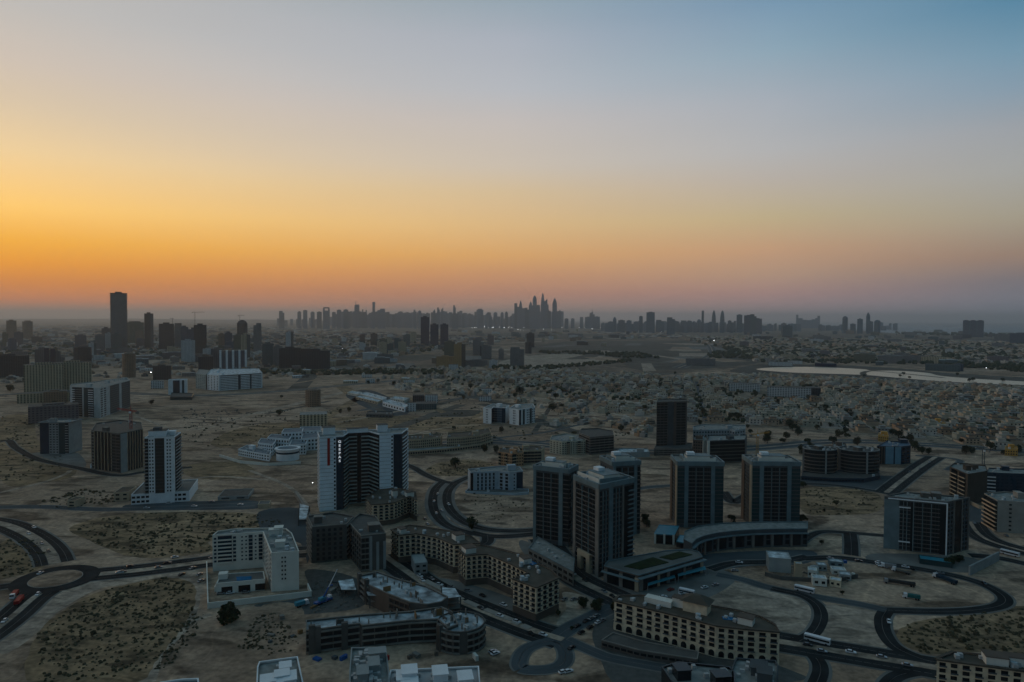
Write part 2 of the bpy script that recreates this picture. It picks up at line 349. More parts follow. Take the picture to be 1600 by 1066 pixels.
        for _ in range(tanks):
            p = pt(2)
            if p:
                mb = MB(); mb.prism(circle(0, 0, 1.3, 10), 0, 2.2, ROOFW); mb.build('water_tank', s.root, (*p, z+.01))
    def done(s, cap=100):
        me = []
        for nm, lst in s.inst.items():
            c, q = math.cos(s.a), math.sin(s.a)
            def dist(e):
                x, y = e[0]; wx = s.c[0]+x*c-y*q; wy = s.c[1]+x*q+y*c; return wx*wx+wy*wy
            lst.sort(key=dist)
            for k, (p, z, a, (mb, me_)) in enumerate(lst):
                if k >= cap: break
                o = bpy.data.objects.new(nm, me_); col.objects.link(o); o.parent = s.root; o.location = (p[0], p[1], z); o.rotation_euler = (0, 0, a)
            rest = lst[cap:]
            if rest:
                M = MB()
                for p, z, a, (mb, _) in rest:
                    k = len(M.v); ca, sa = math.cos(a), math.sin(a)
                    M.v += [(p[0]+x*ca-y*sa, p[1]+x*sa+y*ca, z+zz_) for x, y, zz_ in mb.v]
                    for f, mi in zip(mb.f, mb.mi): M.f.append(tuple(k+v for v in f)); M.mi.append(M.m(mb.mats[mi]))
                o = M.build(nm, s.root); o['kind'] = 'stuff'
        return s.root
def rect(p1, p2, d):
    """front edge p1->p2 (left to right), going back d metres"""
    dx, dy = p2[0]-p1[0], p2[1]-p1[1]; l = math.hypot(dx, dy); nx, ny = -dy/l*d, dx/l*d
    return [p1, p2, (p2[0]+nx, p2[1]+ny), (p1[0]+nx, p1[1]+ny)]
def hgt(px, top, base): return zat(px, top, G(px, base))
def corner3(pl, pn, pr):
    """left, near and right base corners; left->near and near->right faces seen; the front edge is made square to the longer"""
    a = Vector(pl); b = Vector(pn); c = Vector(pr); u = (c-b); v = (a-b)
    if u.length >= v.length: un = u.normalized(); vn = Vector((-un.y, un.x)); v = vn*abs(v.dot(vn)) if abs(v.dot(vn)) > 4 else vn*v.length
    else: vn = v.normalized(); un = Vector((vn.y, -vn.x)); u = un*max(4, abs(u.dot(un)))
    return [tuple(b), tuple(b+u), tuple(b+u+v), tuple(b+v)]      # edges: 0 near->right, 1 right side, 2 back, 3 left->near side
# ---------------------------------------------------------------- ground, lots, roads, water
def ground_mat(name, a, b, c, s=1.0):
    m = bpy.data.materials.new(name); m.use_nodes = True; t = m.node_tree; bs = t.nodes['Principled BSDF']; bs.inputs['Roughness'].default_value = .95; bs.inputs['Specular IOR Level'].default_value = .1
    N = t.nodes.new; L = t.links.new; tx = N('ShaderNodeTexCoord')
    def no(sc_, d, dist=0.0, stretch=None):
        n = N('ShaderNodeTexNoise'); n.inputs['Scale'].default_value = sc_; n.inputs['Detail'].default_value = d; n.inputs['Distortion'].default_value = dist
        if stretch:
            mp = N('ShaderNodeMapping'); mp.inputs['Scale'].default_value = stretch; mp.inputs['Rotation'].default_value = (0, 0, .5); L(tx.outputs['Object'], mp.inputs[0]); L(mp.outputs[0], n.inputs[0])
        else: L(tx.outputs['Object'], n.inputs[0])
        return n.outputs[0]
    def rp(f, p0, c0, p1, c1):
        r = N('ShaderNodeValToRGB'); x, y = r.color_ramp.elements; x.position = p0; y.position = p1; x.color = (*c0, 1); y.color = (*c1, 1); L(f, r.inputs[0]); return r.outputs[0]
    def mx(f, x, y, k='MIX'):
        q = N('ShaderNodeMix'); q.data_type = 'RGBA'; q.blend_type = k
        if isinstance(f, float): q.inputs[0].default_value = f
        else: L(f, q.inputs[0])
        L(x, q.inputs[6]); L(y, q.inputs[7]); return q.outputs[2]
    base = rp(no(.006*s, 8, .6), .38, a, .62, b)
    k1 = rp(no(.018*s, 9, .9, (1, 2.6, 1)), .50, (0, 0, 0), .62, (1, 1, 1))
    f2 = rp(no(.35, 9), .3, (.66, .66, .66), .7, (1.2, 1.2, 1.2))
    f3 = rp(no(.035, 8, 2.5), .32, (.68, .69, .70), .66, (1.16, 1.14, 1.1))
    cc = rp(no(.11*s, 6), .3, tuple(v*.75 for v in c), .7, c)
    def line(sc_, wd, seed):        # tyre tracks: contour lines of a slow noise
        n = N('ShaderNodeTexNoise'); n.inputs['Scale'].default_value = sc_; n.inputs['Detail'].default_value = 1.2; mp = N('ShaderNodeMapping'); mp.inputs['Location'].default_value = (seed, seed*.7, 0); L(tx.outputs['Object'], mp.inputs[0]); L(mp.outputs[0], n.inputs[0])
        a_ = N('ShaderNodeMath'); a_.operation = 'SUBTRACT'; L(n.outputs[0], a_.inputs[0]); a_.inputs[1].default_value = .5; b2 = N('ShaderNodeMath'); b2.operation = 'ABSOLUTE'; L(a_.outputs[0], b2.inputs[0])
        return rp(b2.outputs[0], 0, (1.28, 1.26, 1.22), wd, (1, 1, 1))
    o = mx(k1, base, cc); o = mx(1.0, o, line(.009, .006, 0), 'MULTIPLY'); o = mx(1.0, o, line(.016, .007, 300), 'MULTIPLY'); o = mx(1.0, o, f2, 'MULTIPLY'); o = mx(1.0, o, f3, 'MULTIPLY'); L(o, bs.inputs[0])
    bp = N('ShaderNodeBump'); bp.inputs['Strength'].default_value = .5; bp.inputs['Distance'].default_value = .35; L(no(.45, 9), bp.inputs['Height']); L(bp.outputs[0], bs.inputs['Normal'])
    return m
SANDG = ground_mat('desert_ground', (.29, .205, .145), (.48, .355, .26), (.155, .112, .08))
PALE = ground_mat('pale_graded_sand', (.35, .285, .225), (.46, .38, .305), (.26, .215, .17), 2)
BROWN = ground_mat('brown_scrub_soil', (.225, .16, .095), (.35, .245, .15), (.12, .092, .058), 2)
FARG = ground_mat('far_ground', (.14, .112, .085), (.28, .215, .165), (.06, .057, .047), 1.2)
DARKG = ground_mat('dark_scrub_plain', (.085, .085, .075), (.125, .12, .105), (.05, .055, .047), .8)
SUBG = ground_mat('suburb_ground', (.20, .16, .12), (.34, .27, .20), (.065, .062, .046), 4)
mb = MB(); S_ = 70000
mb.quad((-S_, -3000, 0), (S_, -3000, 0), (S_, S_, 0), (-S_, S_, 0), SANDG); tag(mb.build('ground'), kind='structure')
def smooth(pts, closed=False, k=8):
    P = [Vector(p) for p in pts]; n = len(P); out = []
    rng = range(n) if closed else range(n-1)
    for i in rng:
        p0 = P[i-1] if closed or i > 0 else P[0]*2-P[1]; p1 = P[i]; p2 = P[(i+1) % n]; p3 = P[(i+2) % n] if closed or i+2 < n else p2*2-p1
        for j in range(k):
            t = j/k; out.append(tuple(.5*((2*p1)+(p2-p0)*t+(2*p0-5*p1+4*p2-p3)*t*t+(3*p1-p0-3*p2+p3)*t**3)))
    if not closed: out.append(tuple(P[-1]))
    return out
ZK = [0]
def lot(nm, px, mt, z=.02, jag=0.0, sm=True, world=False):
    p = px if world else [G(*q) for q in px]
    if sm: p = smooth(p, True, 6)
    if jag: p = [(x+random.uniform(-jag, jag), y+random.uniform(-jag, jag)) for x, y in p]
    ZK[0] += 1; mb = MB(); mb.v = [(x, y, z+.004*(ZK[0] % 12)) for x, y in p]; mb.f = [tuple(range(len(p)))]; mb.mi = [mb.m(mt)]
    return tag(mb.build(nm), kind='structure')
def offs(P, d):
    out = []; n = len(P)
    for i in range(n):
        a = Vector(P[max(0, i-1)]); b = Vector(P[min(n-1, i+1)]); t = (b-a).normalized(); out.append((P[i][0]-t.y*d, P[i][1]+t.x*d))
    return out
RK = [0]
def ribbon(nm, P, w_, z, mt):
    A_, B_ = offs(P, w_/2), offs(P, -w_/2); mb = MB()
    for i in range(len(P)-1): mb.quad((*B_[i], z), (*B_[i+1], z), (*A_[i+1], z), (*A_[i], z), mt)
    return tag(mb.build(nm), kind='structure')
def road(px, w_=8, dual=0, closed=False, shoulder=1.4, mt=ASPH, nm='road', z0=0, marks=True, world=False, smk=8):
    P = [p if world else G(*p) for p in px]; P = smooth(P, closed, smk)
    if closed: P.append(P[0])
    RK[0] += 1; z = .10+.004*(RK[0] % 24)+z0
    lanes = [0] if not dual else [dual/2+w_/2, -(dual/2+w_/2)]
    if shoulder: ribbon('pavement', P, (w_ if not dual else 2*w_+dual)+2*shoulder, .075+.001*(RK[0] % 20) , PAVE)
    for d in lanes: ribbon(nm, offs(P, d), w_, z, mt)
    if dual:                                     # raised median with stone kerbs
        A_, B_ = offs(P, dual/2-.3), offs(P, -dual/2+.3); mb = MB(); ze = z+.13
        for i in range(len(P)-1):
            mb.hexa([(*B_[i], z), (*B_[i+1], z), (*A_[i+1], z), (*A_[i], z), (*B_[i], ze), (*B_[i+1], ze), (*A_[i+1], ze), (*A_[i], ze)], PALE)
        tag(mb.build('road_median'), kind='structure')
    if marks:
        mb = MB()
        for d in lanes:
            Q = offs(P, d); acc = 0
            for i in range(len(Q)-1):
                l = math.dist(Q[i], Q[i+1]); n = max(1, int(l/6)); u = Vector(((Q[i+1][0]-Q[i][0])/max(l, .01), (Q[i+1][1]-Q[i][1])/max(l, .01))); v = Vector((-u.y, u.x))*.12
                for k in range(n):
                    a = Vector(Q[i])+u*(l*k/n); b = a+u*3; mb.quad((*(a-v), z+.004), (*(b-v), z+.004), (*(b+v), z+.004), (*(a+v), z+.004), LINE)
        tag(mb.build('road_marking'), kind='structure')
    return P
# far land tone: bands of darker plain and paler districts
lot('far_plain', [(-900, 575), (120, 560), (430, 586), (700, 582), (850, 575), (1000, 590), (1150, 575), (1300, 560), (2500, 585), (2500, 514), (800, 501), (-900, 497)], FARG, .01, sm=False)
lot('dark_plain', [(820, 545), (900, 533), (1050, 533), (1130, 528), (1180, 545), (1200, 560), (1150, 572), (1000, 578), (960, 560), (880, 555)], DARKG, .03)
lot('dark_plain', [(430, 548), (560, 543), (640, 550), (690, 560), (560, 566), (450, 562)], DARKG, .03)
lot('dark_plain', [(700, 525), (820, 519), (900, 522), (1000, 523), (1000, 530), (850, 530), (720, 531)], DARKG, .03)
lot('sand_field', [(780, 566), (830, 556), (890, 553), (950, 558), (980, 564), (940, 568), (900, 572), (850, 574), (800, 572)], PALE, .05)
lot('sand_field', [(500, 560), (560, 555), (600, 560), (540, 566)], PALE, .05)
# sea on the right behind the coast
WAT = bpy.data.materials.new('sea_water'); WAT.use_nodes = True; b_ = WAT.node_tree.nodes['Principled BSDF']; b_.inputs[0].default_value = (.02, .09, .13, 1); b_.inputs['Roughness'].default_value = .45
PON = bpy.data.materials.new('pond_water'); PON.use_nodes = True; b_ = PON.node_tree.nodes['Principled BSDF']; b_.inputs[0].default_value = (.32, .27, .16, 1); b_.inputs['Roughness'].default_value = .3; b_.inputs['Specular IOR Level'].default_value = 1
n_ = PON.node_tree.nodes.new('ShaderNodeTexNoise'); n_.inputs['Scale'].default_value = .4; bp_ = PON.node_tree.nodes.new('ShaderNodeBump'); bp_.inputs['Strength'].default_value = .04
PON.node_tree.links.new(n_.outputs[0], bp_.inputs['Height']); PON.node_tree.links.new(bp_.outputs[0], b_.inputs['Normal'])
c0, c1, c2_, c3 = G(1385, 520), G(1420, 522.3), G(1600, 524), G(2600, 530)
mb = MB(); pts = [G(1290, 511), c0, c1, c2_, c3, (69000, c3[1]), (69000, 69000), (9000, 69000), G(1240, 508)]
mb.v = [(x, y, .6) for x, y in pts]; mb.f = [tuple(range(len(pts)))]; mb.mi = [mb.m(WAT)]; tag(mb.build('sea'), kind='structure')
POND = [(1180, 576), (1200, 574), (1240, 573.5), (1290, 574.5), (1340, 575.5), (1375, 577.5), (1352, 579), (1350, 582), (1372, 585), (1410, 590), (1460, 594), (1540, 598), (1640, 603), (1640, 597.5), (1560, 593), (1500, 590.5), (1450, 586), (1440, 583.5), (1400, 581.5), (1365, 580.8), (1358, 580.2), (1380, 579.3), (1400, 579.6), (1362, 576.2), (1300, 573), (1240, 572.2), (1195, 572.8)]
POND = [(1182, 577.5), (1210, 574.2), (1260, 573.4), (1310, 575), (1350, 577.2), (1362, 579.5), (1390, 579.3), (1425, 580.8), (1452, 583.2), (1470, 587.5), (1530, 592.5), (1620, 597.5), (1640, 602.5), (1560, 600.5), (1480, 596.5), (1420, 592), (1380, 588.5), (1350, 586), (1290, 584), (1230, 581.8)]
lot('pond', POND, PON, .14)
mb = MB(); P = smooth([G(*p) for p in ((1350, 586), (1349, 582.5), (1362, 580), (1395, 582.5), (1440, 587), (1475, 590.5))], False, 8); A_, B_ = offs(P, 9), offs(P, -9)
for i in range(len(P)-1): mb.quad((*B_[i], .3), (*B_[i+1], .3), (*A_[i+1], .3), (*A_[i], .3), DARKG)
tag(mb.build('embankment'), kind='structure')
lot('pond_shore', [(1140, 580), (1180, 571), (1260, 570), (1340, 572), (1420, 577), (1480, 583), (1600, 590), (1660, 595), (1660, 608), (1560, 605), (1460, 602), (1380, 596), (1280, 588), (1200, 586)], DARKG, .06)
# low hills on the far left horizon
for (x0, x1, hh, dd) in ((-200, 700, 95, 30000), (150, 520, 130, 26000), (-300, 130, 90, 24000)):
    mb = MB(); n = 40; prev = None
    for i in range(n+1):
        t = i/n; px = x0+(x1-x0)*t; d = ray(px, 497); k = dd/math.hypot(d.x, d.y); x, y = d.x*k, d.y*k
        z = max(1, hh*math.sin(PI*t)**.8*(.75+.25*math.sin(9*t+dd))*(.9+.1*math.sin(31*t)))
        row = [(x*.86, y*.86, 0), (x*.95, y*.95, z*.55), (x, y, z), (x*1.1, y*1.1, z*.6), (x*1.25, y*1.25, 0)]
        if prev:
            for a in range(4): mb.quad(prev[a], row[a], row[a+1], prev[a+1], FARG)
        prev = row
    tag(mb.build('hill'), kind='structure')
# lots
lot('suburb_ground', [(1060, 592), (1300, 598), (1640, 612), (1740, 650), (1700, 712), (1560, 704), (1420, 688), (1300, 678), (1180, 668), (1080, 664), (1050, 640)], SUBG, .012)
lot('suburb_ground', [(690, 584), (850, 579), (1000, 588), (1180, 592), (1130, 642), (1030, 642), (1000, 624), (900, 608), (780, 603), (700, 596)], SUBG, .012)
lot('scrub_lot', [(60, 990), (85, 965), (130, 935), (190, 915), (260, 903), (300, 912), (305, 940), (290, 975), (262, 1010), (240, 1040), (215, 1066), (120, 1075), (50, 1066), (40, 1035)], BROWN, .03, .6)
lot('scrub_lot', [(150, 850), (110, 825), (180, 805), (300, 800), (400, 803), (440, 815), (425, 840), (330, 845), (330, 862), (220, 872)], BROWN, .03, .6)
lot('scrub_lot', [(0, 850), (35, 838), (60, 850), (72, 868), (70, 885), (30, 900), (-30, 905)], BROWN, .03, .6)
lot('scrub_lot', [(1400, 1000), (1420, 975), (1500, 962), (1620, 950), (1650, 1040), (1560, 1020), (1470, 1022), (1440, 1020)], BROWN, .03, .6)
lot('scrub_lot', [(665, 735), (690, 722), (740, 718), (775, 728), (765, 738), (720, 744), (680, 743)], BROWN, .03, .3)
lot('scrub_lot', [(0, 655), (50, 650), (60, 690), (120, 735), (60, 755), (0, 745)], BROWN, .03, .5)
lot('scrub_lot', [(300, 725), (370, 722), (400, 740), (340, 750), (290, 742)], BROWN, .03, .5)
lot('scrub_lot', [(330, 690), (380, 668), (460, 660), (475, 680), (400, 690), (350, 700)], BROWN, .03, .5)
lot('scrub_lot', [(1250, 765), (1330, 762), (1375, 775), (1370, 800), (1300, 805), (1255, 800)], BROWN, .03, .5)
lot('scrub_lot', [(500, 655), (620, 650), (760, 655), (740, 675), (640, 672), (520, 668)], BROWN, .03, .5)
lot('sandy_lot', [(715, 765), (760, 775), (830, 775), (830, 820), (770, 825), (725, 812), (712, 790)], SANDG, .035, .2)
lot('sandy_lot', [(1110, 915), (1150, 910), (1215, 920), (1260, 935), (1276, 955), (1274, 975), (1262, 992), (1225, 998), (1150, 970), (1100, 940)], PALE, .035, .2)
lot('sandy_lot', [(1295, 945), (1375, 958), (1372, 985), (1385, 1015), (1330, 1012), (1280, 998), (1292, 970)], PALE, .035, .2)
lot('sandy_lot', [(1335, 880), (1400, 888), (1480, 905), (1545, 930), (1550, 942), (1500, 950), (1400, 950), (1330, 935)], SANDG, .035, .2)
lot('sandy_lot', [(1255, 845), (1320, 840), (1322, 865), (1270, 868)], SANDG, .035, .2)
lot('sandy_lot', [(1340, 838), (1385, 842), (1385, 870), (1345, 868)], PALE, .035, .2)
lot('sandy_lot', [(10, 960), (70, 925), (150, 905), (300, 888), (330, 905), (310, 930), (180, 915), (100, 950), (45, 1000), (0, 1020)], PALE, .016, .4)
lot('sandy_lot', [(880, 925), (930, 938), (940, 960), (900, 990), (870, 975), (885, 950)], PALE, .035, .2)
lot('gravel_yard', [(480, 890), (560, 905), (570, 945), (480, 960), (420, 950), (400, 945), (480, 930)], ROOFD, .04, .3)
lot('gravel_yard', [(405, 950), (470, 948), (472, 1020), (420, 1022)], SANDG, .045, .3)
lot('asphalt_yard', [(405, 800), (470, 795), (490, 830), (480, 880), (470, 850), (415, 835)], ASPL, .04, .3)
lot('asphalt_yard', [(668, 918), (720, 918), (760, 922), (790, 935), (805, 950), (790, 958), (740, 945), (695, 930)], ASPH, .05)
lot('asphalt_yard', [(205, 788), (330, 783), (400, 783), (400, 795), (300, 797), (205, 797)], ASPL, .04)
lot('paved_court', [(655, 905), (700, 905), (800, 935), (815, 960), (760, 940), (700, 925), (670, 912)], PAVE, .046)
lot('paved_court', [(940, 925), (1100, 890), (1150, 905), (1090, 940), (1000, 945)], PAVE, .046)
lot('paved_court', [(1085, 868), (1260, 860), (1262, 880), (1170, 885), (1110, 890)], ASPL, .046)
lot('paved_court', [(820, 845), (900, 890), (1000, 945), (980, 955), (860, 900), (815, 860)], PAVE, .047)
lot('paved_court', [(1370, 865), (1520, 872), (1515, 895), (1370, 880)], PAVE, .047)
lot('paved_court', [(52, 708), (115, 706), (135, 725), (120, 730), (70, 716)], PAVE, .047)
lot('asphalt_yard', [(1250, 745), (1420, 745), (1400, 765), (1330, 764), (1260, 757)], ASPL, .04)
lot('asphalt_yard', [(1512, 790), (1545, 800), (1545, 830), (1516, 835)], ASPL, .04)
lot('asphalt_yard', [(540, 618), (580, 610), (640, 640), (600, 648)], ASPL, .04)
lot('lawn', [(665, 648), (700, 641), (752, 642), (740, 650), (690, 652)], DARKG, .04)
lot('gravel_yard', [(960, 945), (1060, 985), (1230, 1045), (1240, 1066), (1000, 1090), (930, 1010), (935, 960)], ROOFD, .018, .3)
# parcels: bare, planted and paved plots between the districts
_rg = random.Random(99)
for k in range(170):
    if k < 95: x, y = _rg.uniform(0, 1080), _rg.uniform(514, 575)
    elif k < 130: x, y = _rg.uniform(1050, 1600), _rg.uniform(530, 566)
    else: x, y = _rg.uniform(420, 1040), _rg.uniform(588, 660)
    p = G(x, y); m_ = mpp(p); a_, b_q = _rg.uniform(8, 26)*m_*(.5 if k >= 130 else 1), _rg.uniform(.3, 1.0)*(y-495)*.06*math.hypot(*p)/40*.9+10; t = _rg.uniform(-.5, .5)
    lot('plot', [(p[0]+dx*a_*math.cos(t)-dy*b_q*math.sin(t), p[1]+dx*a_*math.sin(t)+dy*b_q*math.cos(t)) for dx, dy in ((-1, -1), (1, -.9), (1, 1), (-.8, 1))], _rg.choice([PALE, PALE, DARKG, DARKG, BROWN, PAVE, SANDG]), .064 if k % 2 else .058, world=True, sm=False)
# roads
road([(-60, 812), (0, 818), (40, 833), (66, 850), (80, 866), (86, 881)], 7, 7)

rc = G(87, 905); mb = MB(); mb.v = [(x, y, .27) for x, y in circle(rc[0], rc[1], 23.5, 48)]; mb.f = [tuple(range(48))]; mb.mi = [mb.m(ASPH)]; tag(mb.build('roundabout'), kind='structure')
mb = MB(); mb.prism(circle(rc[0], rc[1], 14.2, 40), .27, .42, KERB); mb.prism(circle(rc[0], rc[1], 13.8, 40), .42, .46, SANDG); tag(mb.build('roundabout_island'), kind='structure')
road([(128, 899.5), (160, 897), (220, 891), (300, 881), (345, 875), (420, 866), (480, 862)], 7.5, 7)
road([(66, 925), (48, 938), (20, 963), (-15, 990), (-60, 1020)], 7.5, 4)
road([(48, 909), (25, 914), (-30, 922)], 9)
road([(-30, 700), (10, 688), (25, 700), (60, 718), (120, 731), (180, 743), (225, 738), (300, 730)], 8)
road([(-40, 794), (60, 792), (150, 796), (230, 795), (330, 791), (400, 788)], 9, mt=ASPL)
road([(693, 752), (680, 765), (676, 785), (682, 805), (700, 822), (735, 834)], 8, 0, False, 3)
road([(770, 735), (735, 745), (712, 755), (700, 768), (699, 786), (708, 802), (730, 818), (760, 827), (800, 830), (840, 828)], 8, 0, False, 3)
road([(615, 722), (640, 728), (665, 742), (690, 752), (715, 756)], 8)
road([(735, 832), (765, 838), (800, 838), (840, 834)], 8)
road([(762, 836), (760, 848), (735, 860)], 9)
road([(640, 865), (740, 832)], 8, marks=False)
road([(600, 868), (630, 889), (680, 922), (760, 957), (830, 984), (880, 1000)], 8, 5)
for k, (a, b) in enumerate((((664, 908), (698, 925)), ((704, 929), (722, 938)), ((727, 940), (752, 951)), ((758, 953), (800, 970)), ((802, 972), (812, 976)), ((816, 978), (828, 983)))):
    p, q = Vector(G(*a)), Vector(G(*b)); u = (q-p).normalized(); n = Vector((-u.y, u.x))*1.9
    mb = MB(); mb.hexa([(*(p-n), .1), (*(q-n), .1), (*(q+n), .1), (*(p+n), .1), (*(p-n), .55), (*(q-n), .55), (*(q+n), .55), (*(p+n), .55)], KERB)
    tag(mb.build('median_planter'), kind='structure')
road([(850, 842), (872, 872), (900, 903), (960, 933), (1030, 965), (1120, 985), (1225, 1004), (1320, 1020), (1440, 1040), (1600, 1068), (1700, 1085)], 8, 6)
road([(815, 1045), (812, 1030), (822, 1015), (842, 1006), (862, 1003), (878, 1010), (884, 1026), (876, 1040), (850, 1047)], 7, 0, True, 1, ASPL)
road([(862, 1003), (885, 985), (930, 962), (960, 948)], 10, 0, False, 1, ASPL)
road([(885, 1000), (930, 1020), (960, 1030), (1040, 1045)], 7, 0, False, 1, ASPL)
road([(1245, 852), (1280, 832), (1328, 833), (1390, 838)], 6)
road([(1328, 833), (1330, 850), (1330, 868)], 9)
road([(1255, 873), (1310, 872), (1380, 881), (1440, 890), (1500, 902), (1540, 915), (1568, 932), (1566, 945), (1530, 953), (1470, 956), (1385, 954)], 7.5)
road([(1385, 954), (1378, 968), (1382, 990), (1400, 1012), (1440, 1030), (1470, 1036)], 7.5)
road([(1385, 954), (1340, 944), (1270, 932), (1200, 918), (1160, 906), (1120, 898)], 7, mt=ASPL)
road([(1205, 920), (1250, 930), (1276, 945), (1283, 965), (1272, 988), (1250, 1002)], 7)
road([(1110, 890), (1150, 880), (1220, 878), (1262, 870)], 8)
road([(1252, 1010), (1276, 1030), (1282, 1050), (1270, 1080)], 7)
road([(1380, 1085), (1390, 1066), (1410, 1054), (1460, 1046)], 7)
road([(1515, 815), (1530, 835), (1560, 850), (1640, 872)], 8, 3)
road([(1515, 868), (1560, 872), (1640, 890)], 8)
road([(1240, 756), (1300, 758), (1380, 770), (1450, 790)], 7)
road([(1385, 770), (1410, 750), (1440, 728), (1462, 714)], 7, 5)
road([(1430, 712), (1462, 714), (1500, 720), (1480, 735)], 6, mt=ASPL)
road([(1130, 768), (1145, 785), (1165, 775), (1190, 760)], 9)
road([(740, 690), (790, 683), (850, 676), (905, 664), (960, 655)], 6, 0, False, 1, ASPL, marks=False)
road([(770, 682), (800, 692), (850, 690), (900, 680)], 6, 0, False, 1, ASPL, marks=False)
road([(960, 770), (1010, 762), (1060, 758)], 7, mt=ASPL)
road([(560, 642), (640, 630), (760, 620), (900, 612), (1000, 605), (1200, 600), (1700, 625)], 9, 0, False, 2, ASPL, marks=False)
road([(640, 700), (760, 690), (1000, 706), (1180, 700), (1300, 690), (1430, 694), (1700, 712)], 10, 5, False, 4, ASPL, marks=False)
road([(-100, 625), (100, 612), (300, 618), (430, 612), (560, 600), (700, 588), (820, 580), (1000, 583), (1180, 590)], 9, 5, False, 4, ASPL, marks=False)
road([(1060, 575), (1110, 556), (1112, 545), (1105, 533), (1108, 523)], 14, 6, False, 6, ASPL, marks=False)
road([(-100, 560), (150, 553), (400, 557), (600, 548), (900, 540)], 14, 6, False, 6, ASPL, marks=False)
road([(440, 513), (700, 517), (950, 519), (1050, 524), (1250, 534), (1700, 552)], 18, 8, False, 8, ASPL, marks=False)
# dirt tracks, paler than the sand around them
for tk, t in enumerate(([(0, 770), (60, 756), (100, 742), (110, 735)], [(300, 900), (306, 940), (285, 985), (240, 1030), (225, 1066)], [(330, 960), (290, 975), (255, 1005), (235, 1066)],
          [(210, 650), (300, 672), (420, 640), (520, 632)], [(390, 735), (450, 760), (480, 790)], [(600, 690), (700, 668), (800, 662), (900, 660)], [(240, 760), (330, 745), (420, 750)])):
    P = smooth([G(*p) for p in t]); ribbon('dirt_track', P, 4.5, .060+.003*tk, PALE)
# dry shrubs: nobody could count them
def inpoly(x, y, P):
    r = False
    for i in range(len(P)):
        (x1, y1), (x2, y2) = P[i-1], P[i]
        if (y1 > y) != (y2 > y) and x < (x2-x1)*(y-y1)/(y2-y1)+x1: r = not r
    return r
def scatter(px, n, rg):
    W = [G(*p) for p in px]; xs = [p[0] for p in W]; ys = [p[1] for p in W]; out = []
    for _ in range(n*6):
        x = rg.uniform(min(xs), max(xs)); y = rg.uniform(min(ys), max(ys))
        if inpoly(x, y, W):
            out.append((x, y))
            if len(out) >= n: break
    return out
def shrubs(px, n, r0=.5, r1=1.6, seed=1, mt=SHRUB, nm='dry_shrubs', label=None):
    rg = random.Random(seed); mb = MB()
    cl = scatter(px, max(4, n//7), rg); W = [G(*p) for p in px]; pts = scatter(px, n//2, rg)
    for _ in range(n//2):
        c = rg.choice(cl); q = (c[0]+rg.gauss(0, 5), c[1]+rg.gauss(0, 7))
        if inpoly(*q, W): pts.append(q)
    for x, y in pts:
        r = rg.uniform(r0, r1); k = 5; a0 = rg.uniform(0, 6); kk = len(mb.v); r *= .8 if rg.random() < .7 else 1.15; h = r*rg.uniform(.6, 1.1)
        ring = [(x+r*rg.uniform(.6, 1.2)*math.cos(a0+2*PI*i/k), y+r*rg.uniform(.6, 1.2)*math.sin(a0+2*PI*i/k), 0) for i in range(k)]
        mid = [((p[0]-x)*.75+x, (p[1]-y)*.75+y, h*rg.uniform(.5, .9)) for p in ring]
        mb.v += ring+mid+[(x, y, h)]
        for i in range(k):
            j = (i+1) % k; mb.f.append((kk+i, kk+j, kk+k+j, kk+k+i)); mb.mi.append(mb.m(mt)); mb.f.append((kk+k+i, kk+k+j, kk+2*k)); mb.mi.append(0)
    return tag(mb.build(nm), label or 'dry brown desert shrubs dotted over bare sandy soil', 'shrubs', kind='stuff')
shrubs([(60, 990), (90, 962), (135, 935), (190, 915), (260, 903), (300, 912), (305, 940), (290, 975), (262, 1010), (230, 1050), (120, 1066), (50, 1066)], 900, .4, 1.3, 1)
shrubs([(150, 850), (120, 825), (180, 805), (300, 800), (400, 803), (440, 815), (425, 840), (330, 845), (330, 862), (220, 872)], 650, .5, 1.6, 2)
shrubs([(1400, 1000), (1420, 975), (1500, 962), (1620, 950), (1650, 1040), (1560, 1020), (1470, 1022), (1440, 1020)], 420, .5, 1.5, 3)
shrubs([(0, 850), (35, 838), (60, 850), (72, 868), (70, 885), (30, 900), (-10, 905)], 160, .5, 1.4, 4)
shrubs([(262, 1010), (300, 960), (320, 960), (300, 1000), (270, 1040), (240, 1050)], 160, .4, 1.2, 5)
shrubs([(50, 790), (120, 765), (200, 770), (190, 785), (90, 795)], 160, .6, 1.8, 6)
shrubs([(280, 670), (420, 640), (560, 640), (640, 655), (760, 655), (740, 678), (480, 690), (300, 700)], 420, .6, 2.0, 7)
shrubs([(1255, 765), (1330, 762), (1375, 775), (1370, 805), (1255, 805)], 160, .5, 1.5, 8)
shrubs([(0, 650), (60, 655), (110, 735), (60, 755), (0, 750)], 200, .6, 1.8, 9)
shrubs([(660, 735), (700, 720), (770, 722), (765, 740), (700, 745)], 130, .5, 1.4, 10)
shrubs([(720, 770), (830, 778), (825, 820), (740, 815)], 110, .4, 1.1, 11)
shrubs([(400, 960), (440, 955), (470, 1010), (430, 1030), (370, 1010)], 220, .4, 1.1, 12)
shrubs([(640, 640), (760, 600), (1000, 620), (1020, 700), (780, 690), (660, 670)], 420, .8, 2.4, 13)
# ---------------------------------------------------------------- near buildings
def roofpts(px, h): return [T(x, y, h) for x, y in px]
